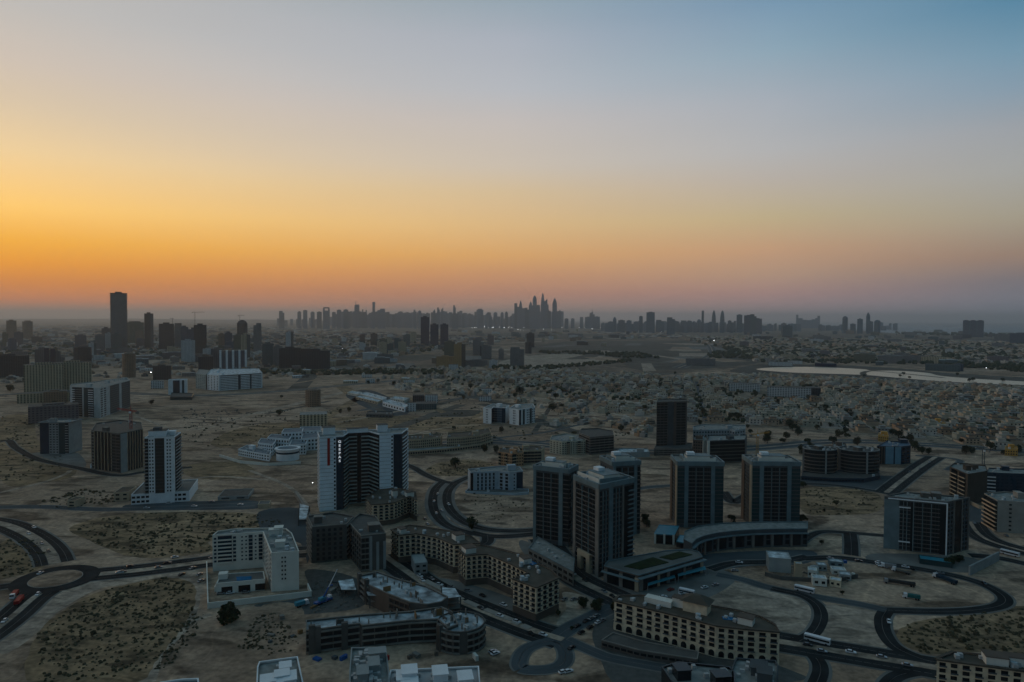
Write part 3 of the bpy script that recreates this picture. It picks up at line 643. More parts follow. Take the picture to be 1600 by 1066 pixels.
# white hotel tower with lit letters: two wings and a recessed court
h = 62.0
FL = [T(499, 683, h), T(536, 681, h)]; FR = [T(593, 678.5, h), T(628, 676.5, h)]
u = (Vector(FR[1])-Vector(FL[0])).normalized(); n = Vector((-u.y, u.x)); f0 = Vector(FL[0]); W_ = (Vector(FR[1])-f0).length
a1 = (Vector(FL[1])-f0).length; a2 = (Vector(FR[0])-f0).length; P_ = lambda d, o: tuple(f0+u*d+n*o)
b = Bld('hotel_tower', 'white high-rise with a recessed balcony court and lit vertical letters on its left wing',
        [P_(0, 0), P_(a1, 0), P_(a1+6, 17), P_(a2-6, 17), P_(a2, 0), P_(W_, 0), P_(W_+10, 24), P_(0, 28)], h, mat('white_panel', (.74, .84, .90), .5, .1), roof=ROOF, coping=WH)
nf = 19
E0 = b.edge(0)
b.facade(0, [(.58, 'W'), (.12, 'N', 1, .6, .5), (.30, 'G', GLB)], nf, trim=WH)
b.facade(0, [(.16, 'W'), (.60, 'W')], nf)
mb = MB(); fh = (h-1.8)/nf
for f in range(nf+1):
    P = [b.at(E0, 0, .12), b.at(E0, E0[2]*.58, .12), b.at(E0, E0[2]*.58, 0), b.at(E0, 0, 0)]
    mb.hexa([(*p, .6+fh*f-.12) for p in P]+[(*p, .6+fh*f+.12) for p in P], GR)
mb.build('panel_joint', b.root)
b.strip('red_panel', E0, E0[2]*.33, E0[2]*.44, h-24, h-1.5, .02, .3, RED)
CB = mat('court_balcony', (.36, .42, .41))
b.facade(1, [(1, 'B', CB, 1.2)], nf)
b.facade(2, [(.40, 'B', CB, 1.3), (.20, 'G', GL), (.40, 'B', CB, 1.3)], nf)
b.facade(3, [(1, 'B', CB, 1.2)], nf)
E4 = b.edge(4)
b.facade(4, [(.50, 'W'), (.12, 'N', 1, .6, .5), (.38, 'G', GLB)], nf)
mb = MB()
for f in range(nf+1):
    P = [b.at(E4, 0, .12), b.at(E4, E4[2]*.5, .12), b.at(E4, E4[2]*.5, 0), b.at(E4, 0, 0)]
    mb.hexa([(*p, .6+fh*f-.12) for p in P]+[(*p, .6+fh*f+.12) for p in P], GR)
mb.build('panel_joint', b.root)
b.facade(5, [(.8, 'B', WH, 1.3), (.2, 'N', 1)], nf); b.facade(7, [(1, 'N', 6)], nf)
for d, o, w2, d2, hh in ((9, 20, 10, 8, 5), (W_-14, 20, 9, 8, 5), (30, 23, 12, 6, 2.2), (W_/2+4, 22, 8, 5, 2.5)): p = b.loc(P_(d, o)); b.roofbox('plant_room', p[0], p[1], w2, d2, h-1, h+hh, WH, 0, ROOFD)
b.clutter(12, 0, tanks=2)
for k, chx in enumerate('GEEPAS'):
    cu = bpy.data.curves.new('letter', 'FONT'); cu.body = chx; cu.size = 2.75; cu.extrude = .1; cu.align_x = 'CENTER'; cu.offset = .07
    ob = bpy.data.objects.new('tmp', cu); col.objects.link(ob); dg = bpy.context.evaluated_depsgraph_get(); me = bpy.data.meshes.new_from_object(ob.evaluated_get(dg)); bpy.data.objects.remove(ob)
    me.name = 'letter'; me.materials.clear(); me.materials.append(SIGN); o = bpy.data.objects.new('letter', me); col.objects.link(o); o.parent = b.root
    p = b.at(E0, E0[2]*.85, .3); o.location = (p[0], p[1], h-5.6-k*3.2); o.scale = (1.25, 1, 1); o.rotation_euler = (PI/2, 0, math.atan2(E0[1][1], E0[1][0]))
b.done()
# dark towers with pale piers: five
def glass_tower(label, P, h, nf, sides, seed, big=True):
    b = Bld('office_tower', label, P, h, GRD, group='dark glass towers on the curved podium', roof=ROOF, coping=PIER)
    for i, st in sides.items(): b.facade(i, st, nf, z0=3, z1=h-5)
    for i in range(len(P)):
        E = b.edge(i); b.strip('crown_band', E, 0, E[2], h-3.2, h+.05, .05, .75, PIER)
    b.clutter(10, 0, tanks=2, seed=seed)
    xs = [p[0] for p in b.pts]; ys = [p[1] for p in b.pts]; cx, cy = sum(xs)/len(xs), sum(ys)/len(ys); w2 = max(xs)-min(xs)
    b.roofbox('plant_room', cx, cy, w2*.5, (max(ys)-min(ys))*.4, h-1, h+2.6, WH2, 0, PIER); b.roofbox('lift_room', cx-w2*.15, cy, 6, 5, h+2.9, h+5, WH)
    for sx in (-1, 1): b.roofbox('roof_screen', cx+sx*w2*.33, cy, .5, (max(ys)-min(ys))*.7, h-1, h+1.6, PIER)
    b.roofbox('roof_screen', cx, min(ys)+3.2, w2*.7, .5, h-1, h+1.9, WH2)
    return b
SPN = mat('spandrel_metal', (.105, .108, .105), .6)
b = glass_tower('leftmost of the dark glass towers, behind the nearest one, beside the road loop', corner3(T(829, 718, 55), T(834, 727, 55), T(889, 733, 55)), 55, 15,
    {0: [(.10, 'P', PIER), (.80, 'B', SPN, .8, .5), (.14, 'P', PIER), (.2, 'B', SPN, .8, .5)], 1: [(.8, 'B', SPN, .8, .5), (.2, 'P', PIER)], 3: [(1, 'G', GL, SPN)]}, 3); b.done()
P = [T(897, 742, 58), T(937, 757, 58), T(990, 746, 58)]; p0, p1, p2 = [Vector(q) for q in P]; back = tuple(p0+(p2-p1))
EE = [tuple(p0), tuple(p1), tuple(p2), back]
b = glass_tower('nearest dark glass tower with a stone entrance portal at its foot', EE, 58, 17,
    {0: [(.10, 'P', PIERB), (.76, 'B', SPN, .8, .5), (.12, 'P', PIERB)], 1: [(.30, 'B', SPN, .8, .5), (.14, 'P', PIER), (.32, 'B', SPN, .8, .5), (.06, 'P', PIERB), (.14, 'G', GL), (.22, 'B', PIER, 1.4, .8)], 3: [(1, 'G', GL, SPN)]}, 4)
E = b.edge(0); b.strip('entrance_portal', E, E[2]*.28, E[2]*.42, 0, 11, 0, 2.4, BE2); b.strip('entrance_portal', E, E[2]*.62, E[2]*.76, 0, 11, 0, 2.4, BE2); b.strip('entrance_portal', E, E[2]*.28, E[2]*.76, 9, 12, .1, 2.5, BE2)
b.done()
b = glass_tower('dark glass tower standing behind the nearest one, half hidden by it', corner3(T(938, 712, 55), T(958, 722, 55), T(1006, 722, 55)), 55, 15,
    {0: [(.10, 'P', PIER), (.74, 'B', SPN, .8, .5), (.12, 'P', PIER), (.14, 'B', SPN, .8, .5)], 1: [(1, 'B', SPN, .8, .5)], 3: [(1, 'N', 6)]}, 5); b.done()
for lb, x0, x1, x2, tp, sd_ in (('dark glass tower in the middle of the row, beside the turquoise roof', 1047, 1059, 1131, 721, 6), ('rightmost dark glass tower on the curved arcade, beside open sand', 1166, 1176, 1251, 721, 7)):
    hh = 51; p1 = Vector(T(x1, tp, hh)); p2 = Vector(T(x2, tp+1, hh)); u = (p2-p1); n = Vector((-u.y, u.x)).normalized(); pl = p1+n*26-u.normalized()*4
    b = glass_tower(lb, [tuple(p1), tuple(p2), tuple(p2+n*26), tuple(p1+n*26)], hh, 15,
        {0: [(.16, 'G', GLT, SPN), (.09, 'P', PIER), (.52, 'B', SPN, .8, .5), (.09, 'P', PIER), (.20, 'G', GLT, SPN)], 3: [(.3, 'P', BRO), (.6, 'N', 5, .4, .45), (.2, 'P', BE2)]}, sd_)
    b.done()
# wide dark slab on the right
h = 37; p1 = Vector(T(1382, 775, h)); p2 = Vector(T(1481, 784, h)); p3 = Vector(T(1514, 777, h)); b4 = p1+(p3-p2)
b = Bld('office_block', 'wide dark glass office block with thin white outline frames, right of the sandy lots', [tuple(p1), tuple(p2), tuple(p3), tuple(b4)], h, GRD, coping=PIERB, roof=ROOF)
b.facade(0, [(.24, 'K', PIER), (.02, 'P', PIER, h-6, .4), (.18, 'B', SPN, .7, .4), (.04, 'G', GL), (.015, 'P', PIER, h, .5), (.42, 'B', SPN, .7, .4), (.1, 'G', GL), (.02, 'P', WH, h-1, .6)], 12, z1=h-3)
b.facade(1, [(.28, 'N', 2, .5, .6), (.03, 'P', PIERB), (.36, 'G', GL), (.03, 'P', PIERB), (.3, 'N', 2, .5, .6), (.03, 'P', PIERB)], 12); b.facade(3, [(1, 'N', 8)], 12)
E = b.edge(0); b.strip('frame', E, E[2]*.06, E[2]*.985, h-1.6, h-.9, .3, .9, WH); b.strip('frame', E, E[2]*.24, E[2]*.42, h-7, h-6.3, .3, 1.2, WH); b.strip('frame', E, E[2]*.24, E[2]*.42, 6, 6.7, .3, 1.2, WH)
b.clutter(12, 2, tanks=1, mt=ROOFD); b.done()
# round-cornered podium behind and along the towers
h = 13
arc = [(1081, 849), (1088, 842), (1100, 837), (1120, 832.5), (1145, 829.5), (1175, 827.5), (1205, 826.5), (1235, 826), (1262, 826)]
back = [(1262, 815), (1200, 815), (1130, 817), (1090, 822), (1070, 830), (1068, 842)]
b = Bld('podium', 'long curved shopping podium with a columned arcade below the two right glass towers', roofpts(arc+back, h), h, GRD, roof=ROOF, coping=PIER, par=.6)
for i in range(len(arc)-1): b.facade(i, [(.12, 'P', PIERB, 9, .8), (.5, 'G', GL, None), (.1, 'W'), (.3, 'N', 1, .7, .8)], 2, z0=1.5, z1=9.5); E = b.edge(i); b.strip('canopy', E, 0, E[2], 9.6, 10.2, .1, 2.2, PIER)
b.done()
h = 10
b = Bld('podium', 'front podium with a roof lawn and tall glazed shopfronts below the nearest glass tower', roofpts([(944, 884), (998, 899), (1098, 870), (1092, 862), (1078, 858), (1040, 860), (950, 876)], h), h, BRO, roof=PAVE, coping=PIER, par=.6)
b.facade(0, [(.1, 'P', PIERB, 8, .5), (.35, 'G', GL), (.1, 'P', PIERB, 8, .5), (.35, 'G', GL), (.1, 'P', BE2, 8, .5)], 2)
b.facade(1, [(.05, 'P', PIERB, 8, .6), (.2, 'G', GL), (.03, 'P', BE2, 8, .6), (.1, 'G', GL), (.04, 'P', PIERB, 8, .6), (.2, 'G', GL), (.03, 'P', PIERB, 8, .6), (.1, 'N', 2, .8, .6), (.12, 'G', GL), (.04, 'P', BE2, 8, .6)], 2)
for q in ([(975, 884), (1000, 889), (1045, 878), (1020, 870)], [(1030, 870), (1050, 874), (1082, 866), (1062, 861)]):
    mb = MB(); mb.prism([b.loc(T(x, y, h)) for x, y in q], h-.55, h-.2, GREEN); mb.build('roof_lawn', b.root)
E = b.edge(0); b.strip('canopy', E, -1, E[2]+1, 6.6, 7, .1, 2.6, PIER); E = b.edge(1); b.strip('canopy', E, -1, E[2]+1, 8.2, 8.7, .1, 2.8, PIER); b.done()
h = 9
b = Bld('podium', 'low retail podium along the street at the foot of the left glass towers', roofpts([(826, 856), (896, 893), (898, 872), (840, 838)], h), h, PIERB, roof=ROOF, coping=PIER, par=.6)
b.facade(0, [(1, 'N', 9, .7, .5)], 2); b.clutter(5, 0, tanks=0); b.done()
# turquoise pavilion
h = 7
b = Bld('pavilion', 'pavilion with a flat turquoise roof on columns beside the glass towers', roofpts([(1022, 834), (1054, 836), (1061, 822), (1030, 820)], h), h, GRD, roof=TEAL, coping=TEAL, par=.15)
b.facade(0, [(.1, 'P', WH2), (.35, 'G'), (.1, 'P', WH2), (.35, 'G'), (.1, 'P', WH2)], 1); b.facade(1, [(1, 'G')], 1); b.done()
b = Bld('kiosk', 'small kiosk with a pale blue sloping roof next to the turquoise pavilion', roofpts([(1057, 846), (1072, 849), (1078, 838), (1062, 836)], 4), 4, GRD, roof=mat('pale_blue_roof', (.25, .42, .5)), coping=TEAL, par=.1); b.facade(0, [(1, 'G')], 1); b.done()
for (px, pts) in (('long turquoise street canopy in front of the front podium', [(1012, 925), (1055, 912), (1053, 907), (1012, 918)]), ('second turquoise street canopy, nearer the podium corner on the right', [(1060, 910), (1103, 899), (1101, 894), (1058, 905)])):
    P = [G(*q) for q in pts]; r = empty('canopy', (*P[0], 0)); tag(r, px, 'canopy', 'turquoise street canopies'); L0 = [(x-P[0][0], y-P[0][1]) for x, y in P]
    mb = MB(); mb.prism(L0, 3.6, 3.9, mat('turquoise_fabric', (.08, .38, .48), .6)); mb.build('roof', r)
    for x, y in L0:
        mb = MB(); mb.tube((x, y, 0), (x, y, 3.6), .15, mt=MET); mb.build('post', r)
# long cream apartment blocks with shallow balconies
def cream(label, px, h, nf, bays, wall=BE, ground=BRO, group='cream apartment blocks with brown eaves', pool=None, bw0=4.2, arch=False, nm='apartment_block'):
    b = Bld(nm, label, roofpts(px, h), h, wall, group=group, roof=ROOFB, coping=BRO, par=.7)
    zb = 4.2
    for i in bays:
        E = b.edge(i); nb = max(1, round(E[2]/bw0)); b.facade(i, [(1, 'N', nb, .56, .64)], nf, z0=zb, z1=h-.9, trim=wall)
        fh = (h-.9-zb)/nf; bw = E[2]/nb
        def bal(mb, bw=bw): mb.box(-.25, bw*.56+.25, -1.0, -.08, -.14, 0, wall); mb.box(-.25, bw*.56+.25, -1.0, -.92, 0, .7, GRD)
        def mul(mb): mb.box(0, .25, -.2, -.1, 0, fh*.64, wall)
        for k in range(nb):
            for f in range(nf):
                if (k+f) % 2 == 0 or not arch: b.put('balcony', E, bw*(k+.22), zb+fh*(f+.18), ('balcony', 'cream', round(bw, 2)), bal)
        if arch:
            def aw(mb, bw=bw):
                P = [(-bw*.3, 0), (bw*.3, 0)]+[(bw*.3*math.cos(t*PI/6), 1.6+bw*.3*math.sin(t*PI/6)) for t in range(0, 7)]
                mb.v = [(x, -.45, z) for x, z in P]+[(x, -.36, z) for x, z in P]; n = len(P); mb.f = [tuple(range(n))]+[(q, (q+1) % n, n+(q+1) % n, n+q) for q in range(n)]; mb.mi = [mb.m(GL)]*len(mb.f)
            for k in range(nb): b.put('arched_window', E, bw*(k+.5), .5, ('arched_window', round(bw, 2)), aw)
        b.strip('plinth', E, 0, E[2], 0, 3.8, .02, .35, wall if arch else ground); b.strip('eave', E, -.3, E[2]+.3, h-.55, h+.14, .05, .9, ROOFB)
    b.clutter(9, 2, tanks=2, z=h-.7, mt=WH2)
    if pool:
        mb = MB(); mb.prism([b.loc(T(x, y, h)) for x, y in pool], h-.68, h-.4, POOL); mb.build('rooftop_pool', b.root)
    b.done(); return b
cream('cream apartment block with angled wings and a small blue rooftop pool', [(717, 859), (728, 868), (745, 866), (762, 865), (800, 881), (826, 894), (802, 904), (838, 917), (873, 902), (862, 890), (842, 880), (815, 866), (785, 858), (760, 852), (735, 851)], 18.5, 5,
      {0: 4, 1: 2, 2: 3, 3: 7, 4: 6, 6: 6, 7: 6}, pool=[(818, 876), (832, 882), (842, 878), (826, 872)])
cream('cream apartment block behind the one with the pool, left wing facing the street corner', [(612, 827), (623, 836), (650, 833), (683, 839), (709, 850), (750, 848), (738, 838), (715, 831), (690, 827), (660, 822), (640, 820)], 18.5, 5, {0: 4, 1: 6, 2: 7, 3: 6, 4: 7})
b = cream('ornate cream block with a curved front, right below the white high-rise', [(572, 777), (582, 788), (600, 787), (616, 785), (630, 779), (640, 775), (652, 781), (650, 768), (620, 762), (590, 765)], 17, 5, {0: 3, 1: 4, 2: 4, 3: 4, 4: 3, 5: 3})
b = cream('long cream apartment block with arched ground floor, roof pavilion and blue pool, lower right', [(960, 937.5), (1008, 949), (1062, 962), (1120, 977), (1165, 982), (1218, 986.5), (1212, 975), (1190, 963), (1150, 952), (1115, 946), (1085, 941), (1050, 935), (1000, 929), (968, 930)], 15.5, 4,
      {0: 7, 1: 8, 2: 9, 3: 7, 4: 7, 13: 2}, bw0=5.0, arch=True, pool=[(1128, 962), (1135, 961), (1160, 967), (1158, 969), (1130, 966)])
p = b.loc(T(1092, 953, 15.5)); b.roofbox('penthouse', p[0]-1, p[1], 12, 7, 14.8, 20.2, BE); mb = MB(); mb.prism([(-7.5, -5), (7.5, -5), (7.5, 5), (-7.5, 5)], 20.2, 23, ROOFB, s1=.25); mb.build('penthouse_roof', b.root, (p[0]-1, p[1], 0))
p = b.loc(T(1030, 941, 15.5)); b.roofbox('plant_room', p[0], p[1], 14, 5, 14.8, 17.6, WH2)
b = cream('cream apartment block with a long blue roof pool in the bottom right corner', [(1464, 1029), (1500, 1034), (1560, 1042), (1640, 1053), (1640, 1032), (1560, 1024), (1490, 1018)], 18, 5, {0: 5, 1: 9, 2: 10, 6: 3}, bw0=4.6, arch=True, pool=[(1558, 1026), (1575, 1025), (1640, 1032), (1640, 1036), (1575, 1031)])
# garage podium in front of the long cream block
b = Bld('garage', 'low concrete garage deck along the foot of the long cream apartment block', roofpts([(940, 1000), (1000, 1016), (1090, 1030), (1092, 1018), (1010, 1003), (958, 988)], 4), 4, COND, roof=COND, coping=CON, par=.4); b.facade(0, [(1, 'N', 6, .8, .4)], 1, z0=.5, z1=3.4); b.facade(1, [(1, 'N', 8, .8, .4)], 1, z0=.5, z1=3.4); b.done()
# white block on a walled plot with a pool deck
h = 23
b = Bld('apartment_block', 'white L-shaped apartment block with a walled yard and raised pool deck, lower left', roofpts([(332, 836.5), (411, 831), (424, 864), (467, 861), (456, 833), (447, 826), (420, 825), (370, 826), (340, 830)], h), h, WH2, roof=ROOF, coping=WH2)
b.facade(0, [(.1, 'N', 1, .5, .5), (.28, 'B', WH2, 1.1, .8), (.1, 'N', 1, .6, .6), (.06, 'W'), (.16, 'N', 2, .45, .35), (.1, 'N', 1, .8, .8), (.1, 'N', 1, .35, .35), (.1, 'N', 1, .8, .8)], 7, z0=5, glass=GLB)
b.facade(1, [(1, 'N', 6, .55, .5)], 7, z0=4); b.facade(2, [(.30, 'W'), (.2, 'N', 2, .5, .4), (.4, 'W')], 6, z0=6, z1=21); b.facade(3, [(1, 'N', 3, .4, .5)], 6)
b.clutter(12, 3, tanks=4); b.done()
b = Bld('podium', 'raised parking deck with a small blue pool in front of the white L-shaped block', roofpts([(338, 912), (414, 905), (412, 893), (345, 897)], 6.5), 6.5, WH2, roof=PAVE, coping=WH2, par=.5)
b.facade(0, [(.1, 'W'), (.22, 'G'), (.12, 'W'), (.24, 'G'), (.1, 'W'), (.2, 'G')], 1, z0=.6, z1=3.8); mb = MB(); mb.prism([b.loc(T(x, y, 6.5)) for x, y in ((369, 901), (393, 900), (393, 905), (370, 907))], 6.05, 6.4, POOL); mb.build('pool', b.root); b.roofbox('pool_house', *b.loc(T(349, 902, 6.5)), 5, 5, 6, 9.2, WH2); b.done()
def wall_run(label, px, hh, mt=WH2, th=.3, closed=False, nm='boundary_wall'):
    P = [G(*q) for q in px]; r = None; mb = MB(); n = len(P)
    for i in range(n if closed else n-1):
        a, c = Vector(P[i]), Vector(P[(i+1) % n]); u = (c-a).normalized(); v = Vector((-u.y, u.x))*th; a = a-u*th*.99; o = Vector(P[0])
        q = [a-v-o, c-v-o, c+v-o, a+v-o]; mb.hexa([(*k, 0) for k in q]+[(*k, hh+.003*i) for k in q], mt)
    o = mb.build(nm, None, (*P[0], 0)); return tag(o, label, 'wall')
wall_run('pale boundary wall round the yard of the white L-shaped block', [(323, 885), (325, 951), (486, 932), (481, 920)], 3.2)
wall_run('pale long freestanding wall beyond the wide dark office block', [(1515, 899), (1560, 876)], 6, GR, .5)
wall_run('dark site fence behind the construction cabins', [(1196, 900), (1220, 906), (1300, 912), (1340, 903)], 2.4, COND)
wall_run('beige boundary wall in front of the brown blocks at far right', [(1516, 788), (1530, 795), (1560, 800)], 3, BE2)
wall_run('pale boundary wall round the white curved school', [(343, 714), (375, 724), (420, 728), (470, 725)], 3)
wall_run('low concrete retaining wall left of the unfinished dark towers', [(462, 775), (478, 800), (486, 815)], 4, CON, 1)
# unfinished concrete towers
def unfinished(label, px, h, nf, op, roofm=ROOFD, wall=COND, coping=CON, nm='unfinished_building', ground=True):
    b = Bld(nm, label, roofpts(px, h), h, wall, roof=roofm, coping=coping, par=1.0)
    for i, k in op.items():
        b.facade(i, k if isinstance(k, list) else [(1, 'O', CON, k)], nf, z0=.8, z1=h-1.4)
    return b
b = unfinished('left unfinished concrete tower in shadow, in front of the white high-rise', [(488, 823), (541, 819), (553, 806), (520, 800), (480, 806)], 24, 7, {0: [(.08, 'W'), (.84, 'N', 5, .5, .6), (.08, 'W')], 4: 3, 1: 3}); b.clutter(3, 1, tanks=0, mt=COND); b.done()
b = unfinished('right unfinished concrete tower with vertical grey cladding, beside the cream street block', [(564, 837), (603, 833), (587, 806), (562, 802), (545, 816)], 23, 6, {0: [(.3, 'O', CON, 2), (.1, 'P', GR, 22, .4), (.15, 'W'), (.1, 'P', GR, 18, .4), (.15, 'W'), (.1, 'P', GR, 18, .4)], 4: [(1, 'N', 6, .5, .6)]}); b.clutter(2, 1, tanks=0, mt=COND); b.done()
def stubs(b, n, seed):      # half-built walls, cores and starter columns standing on the slab and in front of it
    rg = random.Random(seed*5+int(b.c[0])); xs = [p[0] for p in b.pts]; ys = [p[1] for p in b.pts]; k = 0
    for _ in range(n*12):
        x, y = rg.uniform(min(xs), max(xs)), rg.uniform(min(ys), max(ys))
        if not all(inpoly(x+dx, y+dy, b.pts) for dx, dy in ((-1.6, -1.6), (1.6, -1.6), (1.6, 1.6), (-1.6, 1.6))): continue
        k += 1
        if k > n: break
        if k % 3: b.roofbox('starter_column', x, y, .6, .6, b.h-1, b.h+rg.uniform(.5, 2.6), CON)
        else: b.roofbox('unfinished_wall', x, y, rg.uniform(1.5, 4.5), .4, b.h-1, b.h+rg.uniform(.6, 2.8), rg.choice([CON, COND, TIMB]), rg.choice([0, PI/2]))
    E = b.edge(0)
    for k in range(3): d = E[2]*rg.uniform(.1, .9); b.strip('stair_core', E, d-1.5, d+1.5, 0, b.h+rg.uniform(.8, 2.6), -.5, 1.4, COND)
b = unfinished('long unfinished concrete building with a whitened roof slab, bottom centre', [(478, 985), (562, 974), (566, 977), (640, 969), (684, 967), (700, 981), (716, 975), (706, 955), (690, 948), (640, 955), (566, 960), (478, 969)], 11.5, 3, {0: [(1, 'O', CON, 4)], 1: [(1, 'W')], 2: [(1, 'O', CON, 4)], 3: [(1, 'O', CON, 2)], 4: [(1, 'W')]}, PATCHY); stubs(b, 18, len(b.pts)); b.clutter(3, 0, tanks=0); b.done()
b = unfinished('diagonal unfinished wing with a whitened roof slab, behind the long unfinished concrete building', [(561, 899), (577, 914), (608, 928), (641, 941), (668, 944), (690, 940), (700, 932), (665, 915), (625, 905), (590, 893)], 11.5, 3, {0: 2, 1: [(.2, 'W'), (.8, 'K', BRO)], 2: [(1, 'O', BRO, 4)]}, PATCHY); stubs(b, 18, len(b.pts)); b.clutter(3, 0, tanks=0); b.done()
cx, cy = G(715, 978); rr = 24*mpp((cx, cy))
c0 = T(720, 969, 11.5)
P = circle(c0[0], c0[1], 11.8, 22, -PI*.85, PI*1.15)
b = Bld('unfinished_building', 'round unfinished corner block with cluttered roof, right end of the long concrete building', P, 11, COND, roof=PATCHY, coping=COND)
for i in range(0, 14):
    if i not in (4, 9): b.facade(i, [(1, 'O', CON, 1)], 3, z0=.6, z1=9.8)
stubs(b, 16, 3); b.clutter(8, 0, tanks=1, mt=CON); b.done()
b = unfinished('brown unfinished block under a red tower crane, left middle', [(143, 672), (188, 677), (223, 670), (221, 660), (190, 656), (150, 661)], 41, 12, {0: [(.1, 'O', CON, 1), (.6, 'R', 5, BE2, GL), (.3, 'O', COND, 2)], 1: [(.28, 'P', GR, 40, .4), (.72, 'R', 6, BE2, GL)], 5: 2}, ROOFD); b.clutter(4, 1, tanks=1, mt=COND); b.done()
b = Bld('site_shed', 'small white box shed at the foot of the brown unfinished block', rect(G(183, 737), G(192, 737), 6), 8, WH, roof=WH); b.done()
b = Bld('site_shed', 'smaller white shed left of the taller one at the brown unfinished block', rect(G(141, 732), G(149, 732), 6), 4.5, WH, roof=WH); b.done()
b = unfinished('tall dark unfinished tower above the suburb, centre right', [(1026, 628), (1072, 627), (1074, 623), (1028, 623)], 61, 18, {0: [(.38, 'O', COND, 3), (.2, 'K', mat('mesh_net', (.07, .08, .085))), (.08, 'P', BRO), (.34, 'O', COND, 2)]}, ROOFD, wall=mat('brown_concrete', (.11, .09, .08), var=.3)); b.done()
b = unfinished('low dark unfinished base in front of the tall dark unfinished tower', [(1022, 700), (1080, 702), (1082, 692), (1028, 690)], 9, 3, {0: 8}, ROOFD); b.done()
b = unfinished('dark unfinished block behind the pale cream block, centre', [(905, 676), (922, 683), (959, 680), (958, 673), (935, 669), (908, 670)], 21, 6, {0: 3, 1: 5}, ROOFD, wall=mat('dark_shutter', (.05, .045, .045))); b.done()
# white tower on a podium, left
h = 57
b = Bld('residential_tower', 'slim white residential tower with a grey glazed centre, standing on a white podium', rect(T(226, 684, h), T(272, 682.5, h), 24), h, WH, roof=ROOF)
b.facade(0, [(.13, 'B', GR, .8, .6), (.2, 'N', 2, .5, .45), (.03, 'W'), (.34, 'G', mat('grey_glass', (.03, .035, .035), .3, 0), GRD), (.06, 'W'), (.2, 'N', 2, .5, .45), (.1, 'W')], 16, z0=9)
b.facade(1, [(.1, 'W'), (.9, 'B', GR, 1.2, .8)], 16, z0=9); b.facade(3, [(1, 'B', GR, 1, .8)], 16, z0=9)
xs = [p[0] for p in b.pts]; b.roofbox('plant_room', -4, 2, 14, 10, h-1, h+4, WH, 0, ROOFD); b.roofbox('tank_room', -5, 3, 6, 6, h+4.4, h+6.5, GRD); b.clutter(6, 1); b.done()
b = Bld('podium', 'two-storey white podium under the slim white residential tower', rect(T(205, 773, 8.8), T(296, 767.5, 8.8), 46), 8.8, WH, roof=PAVE, par=.9)
b.facade(0, [(.3, 'N', 4, .75, .5), (.1, 'W'), (.1, 'N', 1, .6, .5), (.1, 'W'), (.3, 'N', 4, .75, .5), (.05, 'W')], 2, z0=.4, z1=8); b.facade(1, [(1, 'W')], 2); b.done()
# navy glass tower
b = Bld('residential_tower', 'navy and white tower with a flat overhanging roof slab, far left', rect(T(62, 660, 37), T(107, 660, 37), 26), 37, GR, roof=ROOF, coping=PIER)
b.facade(0, [(.33, 'G', NAVY), (.36, 'N', 3, .5, .5), (.24, 'G', GLT), (.12, 'B', GR, 1, .8)], 12, trim=WH); b.facade(3, [(1, 'N', 4)], 12)
for i in range(4): E = b.edge(i); b.strip('roof_slab', E, -1.5, E[2]+1.5, 36.6, 37.3, .1, 1.6, PIER)
b.clutter(3, 1); b.done()
E = None
# school
def school():
    b = Bld('school', 'sprawling white school with terraced roofs and a round central drum', [G(372, 712), G(408, 719), G(421, 721), G(424, 715), G(398, 708), G(386, 705)], 7.5, WH, roof=mat('blue_grey_roof', (.15, .19, .22)), coping=WH, par=.8)
    for i, nb in ((0, 11), (1, 3)): b.facade(i, [(1, 'N', nb, .5, .5)], 2, z0=.6, z1=7, trim=WH)
    def blk(nm, px, z1, wl=WH, z0=0, nb=0):
        P = [b.loc(G(*q)) for q in px]; b.shell(nm, P, z0, z1, wl, b_roof, .7, WH)
        if nb:
            for e in range(2):
                p, r = P[e], P[e+1]; l = math.dist(p, r); u = ((r[0]-p[0])/l, (r[1]-p[1])/l); b.facade(0, [(1, 'N', nb if e == 0 else 3, .5, .5)], max(1, int(z1/4)), z0=.6, z1=z1-.8, E=(p, u, l, (u[1], -u[0])), trim=WH)
    b_roof = mat('blue_grey_roof', (.15, .19, .22))
    blk('classroom_wing', [(403, 709), (426, 712), (432, 704), (408, 701)], 13, nb=7); blk('classroom_wing', [(418, 703), (452, 706), (456, 699), (424, 697)], 15, nb=8)
    blk('classroom_wing', [(452, 712), (478, 710), (480, 702), (456, 703)], 12, nb=6); blk('classroom_wing', [(470, 705), (502, 703), (502, 694), (474, 696)], 15, nb=6)
    blk('classroom_wing', [(440, 700), (472, 699), (474, 692), (444, 693)], 19, nb=6); blk('classroom_wing', [(466, 695), (502, 693), (502, 686), (470, 687)], 17, nb=6)
    c_ = b.loc(G(438, 720)); mb = MB(); mb.prism(circle(c_[0], c_[1]+10, 12.5, 24), 0, 12.0, WH, mtop=b_roof); mb.build('drum', b.root)
    mb = MB(); mb.prism(circle(c_[0], c_[1]+10, 12.7, 24), 7.6, 9.6, GLB, top=False); mb.build('drum_window', b.root)
    mb = MB(); R0 = circle(0, 0, 14.2, 24); R1 = circle(0, 0, 11.2, 24)
    for k in range(24):
        q = (k+1) % 24; mb.hexa([(*R0[k], 0), (*R0[q], 0), (*R1[q], 0), (*R1[k], 0), (*R0[k], 1.1), (*R0[q], 1.1), (*R1[q], 1.1), (*R1[k], 1.1)], WH)
    mb.build('drum_roof_ring', b.root, (c_[0], c_[1]+10, 12.02)); b.clutter(6, 1, z=6.7); b.done()
school()
